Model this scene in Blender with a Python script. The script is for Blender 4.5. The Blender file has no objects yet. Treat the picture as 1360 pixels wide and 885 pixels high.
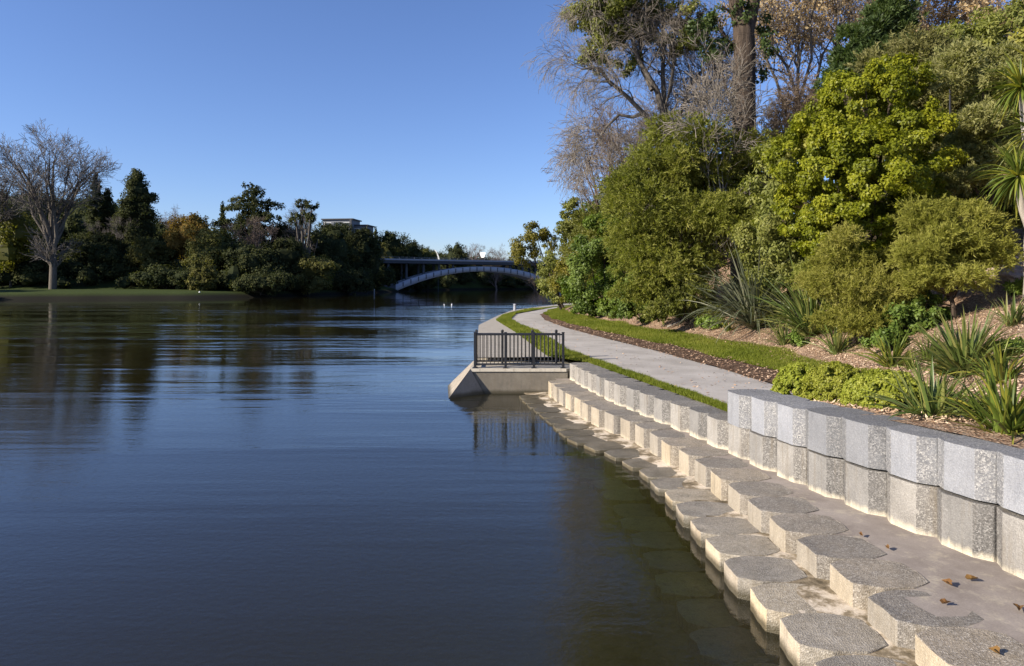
import bpy, bmesh, math, random
import numpy as np
from mathutils import Vector, Matrix
C = bpy.context.scene.collection
RNG = np.random.default_rng(7)
random.seed(7)
CAMZ, F, CX, HY = 3.3, 907.0, 680.0, 376.0       # camera height, focal length in photo pixels, centre column, horizon row

# ------------------------------------------------------------------ helpers
def tag(o, label=None, cat=None, group=None, kind=None):
    if label: o['label'] = label
    if cat: o['category'] = cat
    if group: o['group'] = group
    if kind: o['kind'] = kind
    return o
def empty(name, loc=(0,0,0), rz=0.0):
    o = bpy.data.objects.new(name, None); C.objects.link(o)
    o.location = loc; o.rotation_euler = (0,0,rz); o.empty_display_size = .2
    return o
def npmesh(name, V, Fc, mat=None, tint=None, smooth=False):
    V = np.asarray(V, np.float32).reshape(-1,3); Fc = np.asarray(Fc, np.int32)
    m = bpy.data.meshes.new(name)
    m.vertices.add(len(V)); m.vertices.foreach_set('co', V.ravel())
    k = Fc.shape[1]
    m.loops.add(Fc.size); m.loops.foreach_set('vertex_index', Fc.ravel())
    m.polygons.add(len(Fc)); m.polygons.foreach_set('loop_start', np.arange(0, Fc.size, k, dtype=np.int32))
    if smooth: m.polygons.foreach_set('use_smooth', np.ones(len(Fc), bool))
    m.update(calc_edges=True)
    if tint is not None:
        a = m.attributes.new('tint', 'FLOAT', 'POINT'); a.data.foreach_set('value', np.asarray(tint, np.float32))
    if mat: m.materials.append(mat)
    return m
def link(name, mesh, parent=None):
    o = bpy.data.objects.new(name, mesh); C.objects.link(o)
    if parent: o.parent = parent
    return o
def nobj(name, V, Fc, mat, parent=None, tint=None, smooth=False):
    return link(name, npmesh(name, V, Fc, mat, tint, smooth), parent)
def bobj(name, bm, mat, parent=None, smooth=False):
    bmesh.ops.recalc_face_normals(bm, faces=bm.faces[:])
    m = bpy.data.meshes.new(name); bm.to_mesh(m); bm.free()
    for mm in (mat if isinstance(mat, (list,tuple)) else [mat]): m.materials.append(mm)
    if smooth:
        for p in m.polygons: p.use_smooth = True
    return link(name, m, parent)
def box(bm, c, s, rz=0.0, bev=0.0):
    M = Matrix.Translation(c) @ Matrix.Rotation(rz,4,'Z') @ Matrix.Diagonal((s[0],s[1],s[2],1))
    r = bmesh.ops.create_cube(bm, size=1, matrix=M)
    if bev:
        es = list({e for v in r['verts'] for e in v.link_edges})
        bmesh.ops.bevel(bm, geom=es, offset=bev, segments=2, affect='EDGES', profile=.6)
def prism(bm, pts, z0, z1):
    b = [bm.verts.new((x,y,z0)) for x,y in pts]; t = [bm.verts.new((x,y,z1)) for x,y in pts]
    n = len(pts)
    fs = [bm.faces.new([b[i],b[(i+1)%n],t[(i+1)%n],t[i]]) for i in range(n)]
    ft = bm.faces.new(t); fb = bm.faces.new(b[::-1])
    return fs, ft, fb
def cyl(bm, a, b, r0, r1, n=8):
    a, b = Vector(a), Vector(b); d = (b-a)
    q = d.to_track_quat('Z','Y').to_matrix().to_4x4()
    M = Matrix.Translation((a+b)/2) @ q
    bmesh.ops.create_cone(bm, cap_ends=True, segments=n, radius1=r0, radius2=r1, depth=d.length, matrix=M)
def copyobj(o, parent=None):
    c = o.copy(); C.objects.link(c)
    if parent: c.parent = parent
    return c
def copytree(o):
    r = copyobj(o)
    for ch in list(o.children):
        c = copyobj(ch, r)
        for g in list(ch.children): copyobj(g, c)
    return r
def norm(v): return v/np.maximum(np.linalg.norm(v, axis=-1, keepdims=True), 1e-9)
def interp(t, xs, ys): return np.interp(t, xs, ys)
def XP(px, d): return (px-CX)/F*d
def ZP(py, d): return CAMZ + (HY-py)/F*d

# ------------------------------------------------------------------ materials
def mat_base(name):
    m = bpy.data.materials.new(name); m.use_nodes = True
    nt = m.node_tree; nt.nodes.clear()
    out = nt.nodes.new('ShaderNodeOutputMaterial')
    return m, nt, out
def N(nt, t, **kw):
    n = nt.nodes.new(t)
    for k, v in kw.items():
        if k in n.inputs: n.inputs[k].default_value = v
        else: setattr(n, k, v)
    return n
def ramp(nt, fac, stops, interp_='LINEAR'):
    r = nt.nodes.new('ShaderNodeValToRGB'); r.color_ramp.interpolation = interp_
    e = r.color_ramp.elements
    while len(e) < len(stops): e.new(.5)
    for el, (p, c) in zip(e, stops):
        el.position = p; el.color = (*c, 1) if len(c) == 3 else c
    nt.links.new(fac, r.inputs[0]); return r.outputs[0]
def mixc(nt, fac, a, b, mode='MIX'):
    n = nt.nodes.new('ShaderNodeMix'); n.data_type = 'RGBA'; n.blend_type = mode
    for sock, val in ((n.inputs[0], fac), (n.inputs[6], a), (n.inputs[7], b)):
        if hasattr(val, 'links') : nt.links.new(val, sock)
        elif isinstance(val, (int,float)): sock.default_value = val
        else: sock.default_value = (*val, 1)
    return n.outputs[2]
def math_(nt, op, a, b=0.0, clamp=False):
    n = nt.nodes.new('ShaderNodeMath'); n.operation = op; n.use_clamp = clamp
    for s, v in ((n.inputs[0], a), (n.inputs[1], b)):
        if hasattr(v, 'links'): nt.links.new(v, s)
        else: s.default_value = v
    return n.outputs[0]
def maprange(nt, v, a, b, c=0.0, d=1.0):
    n = nt.nodes.new('ShaderNodeMapRange'); nt.links.new(v, n.inputs[0])
    for i, x in enumerate((a,b,c,d)): n.inputs[i+1].default_value = x
    return n.outputs[0]
def noise(nt, vec, scale, detail=4, rough=.6, out='Fac'):
    n = N(nt, 'ShaderNodeTexNoise', Scale=scale, Detail=detail, Roughness=rough)
    if vec is not None: nt.links.new(vec, n.inputs['Vector'])
    return n.outputs[out]
def bump(nt, h, strength, dist, nrm=None):
    b = N(nt, 'ShaderNodeBump', Strength=strength, Distance=dist); nt.links.new(h, b.inputs['Height'])
    if nrm is not None: nt.links.new(nrm, b.inputs['Normal'])
    return b.outputs[0]
def princ(nt, out, col, rough=.8, spec=.3, nrm=None, metal=0.0):
    p = nt.nodes.new('ShaderNodeBsdfPrincipled')
    if hasattr(col, 'links'): nt.links.new(col, p.inputs['Base Color'])
    else: p.inputs['Base Color'].default_value = (*col, 1)
    if hasattr(rough, 'links'): nt.links.new(rough, p.inputs['Roughness'])
    else: p.inputs['Roughness'].default_value = rough
    p.inputs['Specular IOR Level'].default_value = spec; p.inputs['Metallic'].default_value = metal
    if nrm is not None: nt.links.new(nrm, p.inputs['Normal'])
    if out is not None: nt.links.new(p.outputs[0], out.inputs['Surface'])
    return p
def pos(nt): return nt.nodes.new('ShaderNodeNewGeometry').outputs['Position']
def objco(nt): return nt.nodes.new('ShaderNodeTexCoord').outputs['Object']

def leaf_mat(name, c0, c1, c2, trans=.3, rough=.5, spec=.25, tcol=None):
    m, nt, out = mat_base(name)
    at = N(nt, 'ShaderNodeAttribute', attribute_name='tint')
    col = ramp(nt, at.outputs['Fac'], [(0,c0),(.5,c1),(1,c2)])
    oi = nt.nodes.new('ShaderNodeObjectInfo')
    hs = N(nt, 'ShaderNodeHueSaturation'); nt.links.new(col, hs.inputs['Color'])
    nt.links.new(maprange(nt, oi.outputs['Random'], 0, 1, .9, 1.1), hs.inputs['Value'])
    nt.links.new(maprange(nt, oi.outputs['Random'], 0, 1, .494, .506), hs.inputs['Hue'])
    col = hs.outputs[0]
    p = princ(nt, None, col, rough, spec)
    t = nt.nodes.new('ShaderNodeBsdfTranslucent')
    nt.links.new(mixc(nt, 1.0, col, tcol or (1.25,1.35,.55), 'MULTIPLY'), t.inputs[0])
    mx = nt.nodes.new('ShaderNodeMixShader'); mx.inputs[0].default_value = trans
    nt.links.new(p.outputs[0], mx.inputs[1]); nt.links.new(t.outputs[0], mx.inputs[2])
    nt.links.new(mx.outputs[0], out.inputs['Surface'])
    return m
def bark_mat(name, c0, c1, scale=6.0, stretch=.25, bs=.5):
    m, nt, out = mat_base(name)
    mp = N(nt, 'ShaderNodeMapping'); mp.inputs['Scale'].default_value = (1,1,stretch)
    nt.links.new(objco(nt), mp.inputs['Vector'])
    n = noise(nt, mp.outputs[0], scale, 6, .7)
    col = ramp(nt, n, [(.3,c0),(.7,c1)])
    princ(nt, out, col, .9, .15, bump(nt, n, bs, .06))
    return m
def simple(name, col, rough=.6, spec=.4, metal=0.0, var=.15, scale=4):
    m, nt, out = mat_base(name)
    n = noise(nt, objco(nt), scale, 4)
    c = mixc(nt, n, tuple(x*(1-var) for x in col), tuple(min(1,x*(1+var)) for x in col))
    princ(nt, out, c, rough, spec, None, metal); return m

def conc_mat(name, c_lo, c_hi, agg=0.0, lime=None, dark=None, waterline=False, stain=(.30,.24,.16)):
    """cast concrete; agg = share of exposed stone speckle; lime = (z0, z1, colour) wash that has run to the foot of the wall"""
    m, nt, out = mat_base(name)
    P = pos(nt); oi = nt.nodes.new('ShaderNodeObjectInfo')
    big = noise(nt, P, 2.3, 5, .65); fine = noise(nt, P, 55, 3, .6)
    # streaks that run down the faces
    mp = N(nt, 'ShaderNodeMapping'); mp.inputs['Scale'].default_value = (9,9,.8); nt.links.new(P, mp.inputs['Vector'])
    st = noise(nt, mp.outputs[0], 1.0, 5, .7)
    f = math_(nt, 'ADD', math_(nt,'MULTIPLY',big,.6), math_(nt,'MULTIPLY',st,.4))
    col = ramp(nt, f, [(.33,c_lo),(.66,c_hi)])
    col = mixc(nt, .35, col, ramp(nt, fine, [(.3,(.35,.35,.35)),(.7,(.75,.75,.75))]), 'OVERLAY')
    h = fine
    if agg:
        v = N(nt, 'ShaderNodeTexVoronoi', Scale=74.0, Randomness=1.0); nt.links.new(P, v.inputs['Vector'])
        sp = N(nt,'ShaderNodeSeparateColor'); nt.links.new(v.outputs['Color'], sp.inputs[0])
        stone = ramp(nt, sp.outputs[0], [(0,(.03,.029,.028)),(.35,(.09,.086,.082)),(.7,(.22,.208,.19)),(1,(.46,.44,.40))])
        wear = maprange(nt, noise(nt, P, 5, 4, .7), .4, .62, 0, 1)
        col = mixc(nt, math_(nt,'MULTIPLY', math_(nt,'SUBTRACT',1.0,math_(nt,'MULTIPLY',wear,.45)), agg), col, stone)
        h = math_(nt,'ADD', v.outputs['Distance'], math_(nt,'MULTIPLY', fine, .3))
    hs = N(nt, 'ShaderNodeHueSaturation'); nt.links.new(col, hs.inputs['Color'])
    nt.links.new(maprange(nt, oi.outputs['Random'], 0, 1, .78, 1.18), hs.inputs['Value'])
    nt.links.new(maprange(nt, oi.outputs['Random'], 0, 1, .8, 1.25), hs.inputs['Saturation'])
    col = hs.outputs[0]
    sx = N(nt,'ShaderNodeSeparateXYZ'); nt.links.new(P, sx.inputs[0])
    if lime:
        z0, z1, lc = lime
        zz = math_(nt, 'ADD', sx.outputs[2], math_(nt,'MULTIPLY', math_(nt,'SUBTRACT',st,.5), .22))
        fl = maprange(nt, zz, z0, z1, 1, 0)
        col = mixc(nt, math_(nt,'MULTIPLY',fl,.85), col, lc)
    stn = maprange(nt, st, .52, .7, 0, .55)                  # brown run-off streaks and blotches
    col = mixc(nt, stn, col, tuple(x*.42 for x in stain))
    rough = .85
    if waterline:                                          # wet and slimy band at the water
        zz = math_(nt, 'ADD', sx.outputs[2], math_(nt,'MULTIPLY', math_(nt,'SUBTRACT',big,.5), .12))
        fw = maprange(nt, zz, .045, .14, 1, 0)
        col = mixc(nt, math_(nt,'MULTIPLY',fw,.85), col, (.05,.042,.022))
        rough = maprange(nt, fw, 0, 1, .85, .35)
    princ(nt, out, col, rough, .3, bump(nt, h, .5 if agg else .25, .012 if agg else .004))
    return m
# ------------------------------------------------------------------ plan curves of the right bank (all x as functions of y, metres)
W1_Y = [-8,2,5.4,6.3,7.0,7.8,8.5,9.2,9.8,10.4,11.1,11.6,12.3,13.5,14.2,14.8,15.9,17,17.8,19,20.35]
W1_X = [3.6,3.35,3.26,3.23,3.18,3.15,3.11,3.07,3.03,2.99,2.93,2.85,2.72,2.54,2.36,2.1,1.76,1.55,1.36,1.17,.95]
W2_Y = [-8,2,5,6.5,7.2,7.9,8.6,9.2,9.7,10.3,10.9,11.6,12.3,13.1,14,15.9,17.6,19.4,20.35]
W2_X = [6.4,5.7,5.2,4.92,4.76,4.55,4.33,4.15,4.0,3.86,3.72,3.58,3.42,3.24,2.96,2.45,2.1,1.8,1.68]
W0_Y = [-8,2,6.2,7.0,7.6,8.3,9,9.7,10.4,11.2,12,12.8,13.5,14.3,16,18,20.35]
W0_X = [2.75,2.5,2.4,2.39,2.36,2.33,2.3,2.3,2.28,2.22,2.1,1.85,1.5,1.1,.85,.45,.05]
GL_Y = [11.5,13,20.5,22.2,26.6,33.3,43.5,50,60,66,75,90,112]
GL_X = [4.1,3.85,2.3,1.2,.79,.18,-.96,-.6,1.2,3.0,7.0,12,16]
XO_Y = [22.0,30,39,50.6,60,68,80,112]
XO_X = [-1.1,-1.5,-1.9,-1.0,0,2.3,6.4,12.0]
PL_Y = [11.5,13,24,33.3,38,44.4,52,59,65.6,75,90,112]
PL_X = [4.3,4.0,1.95,1.25,.45,-.1,.29,2.1,4.0,8,13,17]
PR_Y = [11.5,15.8,18.7,23.9,29.6,36.1,43.5,50.8,56,60.9,66,75,90,112]
PR_X = [6.1,6.0,5.77,5.0,3.9,2.85,2.1,2.1,2.75,3.9,5.9,10,15,19]
SD_Y = [11.5,24,36,50,112]
SD_X = [.8,1.05,.8,.35,.3]
GR_Y = [12.5,15,18.3,22.9,28,32.7,40,51,57,62,68,75,90,112]
GR_X = [7.5,8.2,8.6,8.6,7.7,6.5,5.2,3.95,4.3,5.6,8.0,12,17,21]
def PRx(y): return interp(y, PR_Y, PR_X)
def mz(x, y):
    """height of the bark mulch slope"""
    zb = interp(y, [-10,8,10,12.5,14,60,112], [1.62,1.58,1.5,1.2,1.1,1.1,1.3])
    xs = interp(y, [-10,8,10,13,18.3,22.9,28,32.7,40,51,57,62,68,75,90,112],[7.4,6.4,6.5,7.5,8.6,8.6,7.7,6.5,5.2,4.0,4.4,5.8,8.5,12.5,17.5,22])
    d = np.maximum(0, x-xs)
    return zb + np.where(d<26, .4*d, .4*26+.12*(d-26)) + .05*np.sin(x*1.3+y*.7) * np.minimum(d,1)
def hit(px, py, d0=8, d1=60):
    """where the sight line of a photo point meets the mulch slope"""
    d = np.linspace(d0, d1, 3000); x = XP(px, d); z = ZP(py, d)
    k = np.argmax(z < mz(x, d)) if (z < mz(x, d)).any() else len(d)-1
    return float(x[k]), float(d[k]), float(mz(x[k], d[k]))

# left bank and far bank shoreline, right bank shoreline
LB = np.array([(-700,-60),(-240,30),(-142,92),(-122,126),(-66,143),(-54,162),(-47,200),(-43,250),(-36,300),(-20,330),(10,346),(60,362),(700,380)], float)
RB = np.array([(3.2,-300),(2.9,-10),(2.4,6),(2.3,10),(1.9,12.8),(1.0,14.5),(.1,20.2),(-1.8,20.5),(-2.0,22.5),(-2.5,39),(-1.6,51),(-.6,60),(1.8,68),(6,80),(11.6,112),(16,160),(18,220),(24,290),(40,322),(90,338),(700,352)], float)
def sdist(P, poly, side):
    best = np.full(len(P), 1e9); sg = np.ones(len(P))
    for a, b in zip(poly[:-1], poly[1:]):
        ab = b-a; t = np.clip(((P-a)@ab)/(ab@ab), 0, 1)
        q = a + t[:,None]*ab; dd = np.linalg.norm(P-q, axis=1)
        cr = ab[0]*(P[:,1]-a[1]) - ab[1]*(P[:,0]-a[0])
        upd = dd < best; best[upd] = dd[upd]; sg[upd] = np.sign(cr[upd])*side
    return best*np.where(sg==0,1,sg)
def smooth(a,b,x):
    t = np.clip((x-a)/(b-a),0,1); return t*t*(3-2*t)
def gh(x, y):
    x = np.atleast_1d(np.asarray(x,float)); y = np.atleast_1d(np.asarray(y,float))
    P = np.stack([x,y],1)
    dl = sdist(P, LB, 1); dr = sdist(P, RB, -1)
    dw = np.minimum(-dl, -dr)                                        # distance into the water
    bed = -.35 - 2.6*smooth(0,9,dw)
    cap = interp(x, [-260,-150,-110,-75,-60,-45,-30,0,60,200],[30,24,15,23,20,12,8,6,8,20])
    st = interp(x, [-120,-66,-56,-45],[30,24,7,3])
    sl = interp(x, [-140,-84,-68,0],[.32,.35,1.0,.6])
    left = 1.25*smooth(0,1.6,dl) + .6*smooth(1,20,dl) + np.minimum(cap, sl*np.maximum(0,dl-st))
    rs = mz(x,y)
    sink = interp(y,[104,112],[.45,0.0])
    right = np.minimum(rs - sink, -.8 + .36*np.maximum(0,dr)*interp(y,[30,112],[1,2.2]))
    z = np.where(dl>0, left, np.where(dr>0, right, bed))
    return z

# ------------------------------------------------------------------ materials used by the setting
M = {}
def make_ground_mats():
    # ground: earth, grass on the banks, mud under water
    m, nt, out = mat_base('ground_earth'); P = pos(nt)
    sx = N(nt,'ShaderNodeSeparateXYZ'); nt.links.new(P, sx.inputs[0])
    n = noise(nt, P, .35, 6, .65); n2 = noise(nt, P, 3.5, 4, .7)
    grass = ramp(nt, n2, [(.3,(.024,.036,.010)),(.7,(.055,.075,.018))])
    soil = ramp(nt, n2, [(.3,(.018,.02,.010)),(.7,(.045,.042,.022))])
    land = mixc(nt, maprange(nt, n, .42, .62), grass, soil)
    land = mixc(nt, maprange(nt, sx.outputs[2], 2.0, 2.6), grass, land)
    land = mixc(nt, maprange(nt, sx.outputs[2], .5, 1.25), (.016,.015,.010), land)
    mud = ramp(nt, n2, [(.3,(.20,.165,.06)),(.7,(.36,.29,.12))])
    col = mixc(nt, maprange(nt, math_(nt,'ADD',sx.outputs[2],math_(nt,'MULTIPLY',n2,.1)), .0, .05), mud, land)
    princ(nt, out, col, .95, .1, bump(nt, n2, .6, .08)); M['ground'] = m
    # path
    m, nt, out = mat_base('path_concrete'); P = pos(nt)
    n = noise(nt, P, .9, 6, .6); f = noise(nt, P, 70, 3, .7)
    col = ramp(nt, n, [(.3,(.31,.285,.255)),(.5,(.38,.352,.318)),(.7,(.45,.418,.38))])
    col = mixc(nt, .4, col, ramp(nt, f, [(.3,(.3,.3,.3)),(.7,(.7,.7,.7))]), 'OVERLAY')
    princ(nt, out, col, .9, .2, bump(nt, f, .3, .004)); M['path'] = m
    # lawn under the blades
    m, nt, out = mat_base('lawn_soil'); P = pos(nt)
    n = noise(nt, P, 1.4, 6, .7); f = noise(nt, P, 45, 4, .7)
    col = ramp(nt, n, [(.32,(.075,.088,.014)),(.6,(.125,.145,.02)),(.75,(.19,.165,.06))])
    col = mixc(nt, .5, col, ramp(nt, f, [(.3,(.2,.2,.2)),(.7,(.8,.8,.8))]), 'OVERLAY')
    princ(nt, out, col, .95, .1, bump(nt, f, .8, .03)); M['lawn'] = m
    # bare soil edge
    m, nt, out = mat_base('bare_soil'); P = pos(nt)
    n = noise(nt, P, 3, 6, .7); f = noise(nt, P, 38, 4, .75)
    col = ramp(nt, n, [(.3,(.06,.037,.024)),(.55,(.125,.08,.054)),(.72,(.19,.13,.09))])
    col = mixc(nt, .5, col, ramp(nt, f, [(.3,(.2,.2,.2)),(.7,(.75,.75,.75))]), 'OVERLAY')
    princ(nt, out, col, .95, .1, bump(nt, f, 1.0, .04)); M['soil'] = m
    # bark mulch
    m, nt, out = mat_base('bark_mulch'); P = pos(nt)
    mp = N(nt,'ShaderNodeMapping'); mp.inputs['Scale'].default_value=(1,1.7,1); nt.links.new(P, mp.inputs['Vector'])
    v = N(nt,'ShaderNodeTexVoronoi', Scale=22.0); nt.links.new(mp.outputs[0], v.inputs['Vector'])
    sp = N(nt,'ShaderNodeSeparateColor'); nt.links.new(v.outputs['Color'], sp.inputs[0])
    n = noise(nt, P, .8, 5, .7)
    col = ramp(nt, sp.outputs[0], [(0,(.14,.08,.05)),(.4,(.31,.20,.13)),(.75,(.46,.325,.22)),(1,(.56,.44,.32))])
    col = mixc(nt, math_(nt,'MULTIPLY',maprange(nt,n,.4,.65),.4), col, (.13,.083,.052))
    princ(nt, out, col, .95, .1, bump(nt, v.outputs['Distance'], .9, .05)); M['mulch'] = m
    # terrace screed
    m, nt, out = mat_base('terrace_screed'); P = pos(nt)
    n = noise(nt, P, 1.6, 6, .65); f = noise(nt, P, 60, 3, .7); w = noise(nt, P, 3.4, 5, .75)
    col = ramp(nt, n, [(.3,(.185,.155,.132)),(.7,(.315,.275,.24))])
    col = mixc(nt, math_(nt,'MULTIPLY',maprange(nt, w, .52, .68),.7), col, (.42,.37,.28))
    col = mixc(nt, .3, col, ramp(nt, f, [(.3,(.3,.3,.3)),(.7,(.7,.7,.7))]), 'OVERLAY')
    princ(nt, out, col, .9, .2, bump(nt, f, .3, .005)); M['screed'] = m
    # low ledge fill: pale lime wash with dark wet patches
    m, nt, out = mat_base('ledge_fill'); P = pos(nt)
    n = noise(nt, P, 2.6, 6, .7); f = noise(nt, P, 40, 4, .7)
    col = ramp(nt, n, [(.36,(.075,.058,.033)),(.48,(.24,.19,.12)),(.56,(.55,.47,.36)),(.7,(.62,.55,.44))])
    col = mixc(nt, .35, col, ramp(nt, f, [(.3,(.25,.25,.25)),(.7,(.75,.75,.75))]), 'OVERLAY')
    princ(nt, out, col, .7, .3, bump(nt, f, .5, .01)); M['ledge'] = m
    # blocks: a pair (formed face, exposed stone) for each course
    M['b1s'] = conc_mat('terrace_block_face', (.235,.20,.15), (.38,.33,.255), .14, (.02,.14,(.48,.42,.31)))
    M['b1a'] = conc_mat('terrace_block_stone', (.20,.172,.135), (.33,.285,.225), .5)
    M['b2s'] = conc_mat('wall_block_face', (.165,.155,.14), (.29,.275,.25), .14, (.44,.54,(.62,.55,.40)))
    M['b2a'] = conc_mat('wall_block_stone', (.12,.112,.10), (.22,.205,.185), .52, (.44,.52,(.56,.50,.38)))
    M['b3s'] = conc_mat('top_block_face', (.17,.175,.187), (.25,.255,.268), .12, None, None, False, (.34,.34,.35))
    M['b3a'] = conc_mat('top_block_stone', (.14,.143,.15), (.235,.239,.248), .52, None, None, False, (.3,.3,.3))
    M['b0s'] = conc_mat('ledge_block_face', (.30,.23,.14), (.56,.47,.34), .15, None, None, True)
    M['b0a'] = conc_mat('ledge_block_stone', (.20,.17,.12), (.47,.41,.315), .42, None, None, True)
    M['bu'] = conc_mat('sunken_block', (.42,.34,.17), (.62,.52,.29), .2)
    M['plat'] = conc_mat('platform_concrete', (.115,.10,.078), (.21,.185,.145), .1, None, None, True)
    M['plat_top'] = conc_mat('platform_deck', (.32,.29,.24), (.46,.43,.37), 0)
    M['rwall'] = conc_mat('river_wall_concrete', (.25,.21,.155), (.40,.345,.27), .2, None, None, True)
    M['band'] = conc_mat('promenade_concrete', (.36,.32,.26), (.5,.45,.37), .1)
    M['iron'] = simple('black_painted_steel', (.012,.012,.014), .45, .5)
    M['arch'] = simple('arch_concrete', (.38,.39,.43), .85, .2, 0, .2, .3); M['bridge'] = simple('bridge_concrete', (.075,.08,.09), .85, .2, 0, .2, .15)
    M['bridge_pale'] = simple('bridge_parapet', (.30,.31,.34), .85, .2, 0, .25, .2)
    M['white'] = simple('white_paint', (.8,.8,.78), .5, .4, 0, .04)
    M['glass'] = simple('dark_window', (.03,.035,.045), .1, .6)
    M['roof'] = simple('dark_roof', (.06,.06,.065), .7, .3)
    M['wallgrey'] = simple('grey_wall', (.17,.18,.20), .8, .2)
    M['rock'] = bark_mat('pale_rock', (.25,.17,.13), (.6,.5,.45), 2.5, 1, .9)
    # water
    m, nt, out = mat_base('river_water'); P = pos(nt)
    def lay(sx_, sy_, sc, det=3, ro=.55):
        mp = N(nt,'ShaderNodeMapping'); mp.inputs['Scale'].default_value=(sx_,sy_,1); mp.inputs['Rotation'].default_value=(0,0,.12)
        nt.links.new(P, mp.inputs['Vector'])
        return noise(nt, mp.outputs[0], sc, det, ro)
    a = lay(1,1.5,8.5,3); b = lay(.6,1.6,2.6,3); c = lay(.3,1.3,.75,2)
    strk = math_(nt,'MULTIPLY', maprange(nt, lay(.05,.45,.42,5,.65), .42, .58, .5, 1.5), maprange(nt, lay(.045,.17,.42,4,.6), .42, .60, .38, 1.8))
    sy = N(nt,'ShaderNodeSeparateXYZ'); nt.links.new(P, sy.inputs[0])
    far = maprange(nt, sy.outputs[1], 10, 60, .38, 1.25)
    far = math_(nt,'MULTIPLY', far, maprange(nt, math_(nt,'ADD',sy.outputs[1],math_(nt,'MULTIPLY',lay(.05,.05,.5,3),30)), 108, 128, 1.0, .12))
    e_ = lay(.30,1.0,.30,2)
    near = maprange(nt, sy.outputs[1], 10, 40, 1.0, 0.0)
    h = math_(nt,'ADD', math_(nt,'MULTIPLY',b,.022), math_(nt,'ADD', math_(nt,'MULTIPLY',c,.055), math_(nt,'MULTIPLY',e_,.13)))
    h = math_(nt,'ADD', math_(nt,'MULTIPLY', h, math_(nt,'MULTIPLY', strk, far)), math_(nt,'MULTIPLY', math_(nt,'MULTIPLY',a,near), .011))
    nr = bump(nt, h, .55, .5)
    gl = N(nt,'ShaderNodeBsdfGlossy', Roughness=.03); nt.links.new(nr, gl.inputs['Normal'])
    gl.inputs['Color'].default_value=(.95,.97,1,1)
    tr = nt.nodes.new('ShaderNodeBsdfTransparent'); tr.inputs[0].default_value=(.9,.92,.86,1)
    df = nt.nodes.new('ShaderNodeBsdfDiffuse'); df.inputs[0].default_value=(.125,.105,.035,1)
    mx0 = nt.nodes.new('ShaderNodeMixShader'); mx0.inputs[0].default_value=.13
    nt.links.new(tr.outputs[0], mx0.inputs[1]); nt.links.new(df.outputs[0], mx0.inputs[2])
    fr = N(nt,'ShaderNodeFresnel', IOR=1.44); nt.links.new(nr, fr.inputs['Normal'])
    mx = nt.nodes.new('ShaderNodeMixShader'); nt.links.new(fr.outputs[0], mx.inputs[0])
    nt.links.new(mx0.outputs[0], mx.inputs[1]); nt.links.new(gl.outputs[0], mx.inputs[2])
    nt.links.new(mx.outputs[0], out.inputs['Surface'])
    va = N(nt,'ShaderNodeVolumeAbsorption', Density=.45); va.inputs['Color'].default_value=(.62,.52,.22,1)
    nt.links.new(va.outputs[0], out.inputs['Volume']); M['water'] = m
make_ground_mats()

# ------------------------------------------------------------------ the setting
def grid_sheet(name, A, mat, kind='structure'):
    """A: (ny, nx, 3) array of points -> one sheet"""
    ny, nx, _ = A.shape
    i = np.arange(ny*nx).reshape(ny,nx)
    Fc = np.stack([i[:-1,:-1],i[:-1,1:],i[1:,1:],i[1:,:-1]],-1).reshape(-1,4)
    o = nobj(name, A.reshape(-1,3), Fc, mat, None, None, True)
    o['kind'] = kind; return o
xs = np.unique(np.concatenate([np.linspace(-1500,-260,14), np.linspace(-260,-20,90), np.linspace(-20,-4,20), np.linspace(-4,30,90), np.linspace(30,110,40), np.linspace(110,1500,16)]))
ys = np.unique(np.concatenate([np.linspace(-400,-20,10), np.linspace(-20,0,8), np.linspace(0,30,60), np.linspace(30,115,70), np.linspace(115,400,100), np.linspace(400,2500,14)]))
XX, YY = np.meshgrid(xs, ys)
ZZ = gh(XX.ravel(), YY.ravel()).reshape(XX.shape)
grid_sheet('ground', np.stack([XX,YY,ZZ],-1), M['ground'])

bm = bmesh.new(); box(bm, (0,170,-4), (1900,700,8)); o = bobj('river', bm, M['water']); o['kind'] = 'structure'

def strip(name, ya, xl, xr, zl, zr, n, mat, bumpy=0.0, crown=0.0):
    t = np.linspace(0,1,n)[None,:]
    Xs = xl(ya)[:,None]*(1-t) + xr(ya)[:,None]*t
    Zs = zl(ya)[:,None]*(1-t) + zr(ya)[:,None]*t
    Zs = Zs + bumpy*np.sin(Xs*5+ya[:,None]*3.1)*np.sin(ya[:,None]*1.7)*np.sin(np.pi*t) + crown*np.sin(np.pi*t)
    A = np.stack([Xs, np.repeat(ya[:,None],n,1), Zs],-1)
    return grid_sheet(name, A, mat)
ya = np.linspace(11.6,111.5,220)
PZ = lambda y: interp(y,[11,20,60,112],[1.0,.95,.95,1.2])
GLf = lambda y: interp(y,GL_Y,GL_X); PLf = lambda y: interp(y,PL_Y,PL_X)
wob = lambda y,a,k: a*np.sin(y*k)+a*.6*np.sin(y*k*2.3+1)
SRf = lambda y: PRx(y)+interp(y,SD_Y,SD_X)+wob(y,.09,1.1)
GRf = lambda y: interp(y,GR_Y,GR_X)+wob(y,.12,.9)
strip('grass_verge', ya, GLf, lambda y: PLf(y)+wob(y,.03,2.1), lambda y: PZ(y)-.03, lambda y: PZ(y)+.01, 5, M['lawn'], .02)
strip('path', ya, lambda y: PLf(y)-.05, lambda y: PRx(y)+.02, lambda y: PZ(y)-.015, lambda y: PZ(y)-.015, 6, M['path'], 0, .02)
strip('soil_edge', ya, lambda y: PRx(y)+wob(y,.04,1.7), SRf, lambda y: PZ(y), lambda y: PZ(y)+.06, 6, M['soil'], .03)
strip('grass_lawn', ya, lambda y: SRf(y)-.03, GRf, lambda y: PZ(y)+.075, lambda y: mz(GRf(y),y)+.01, 12, M['lawn'], .03)
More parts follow.
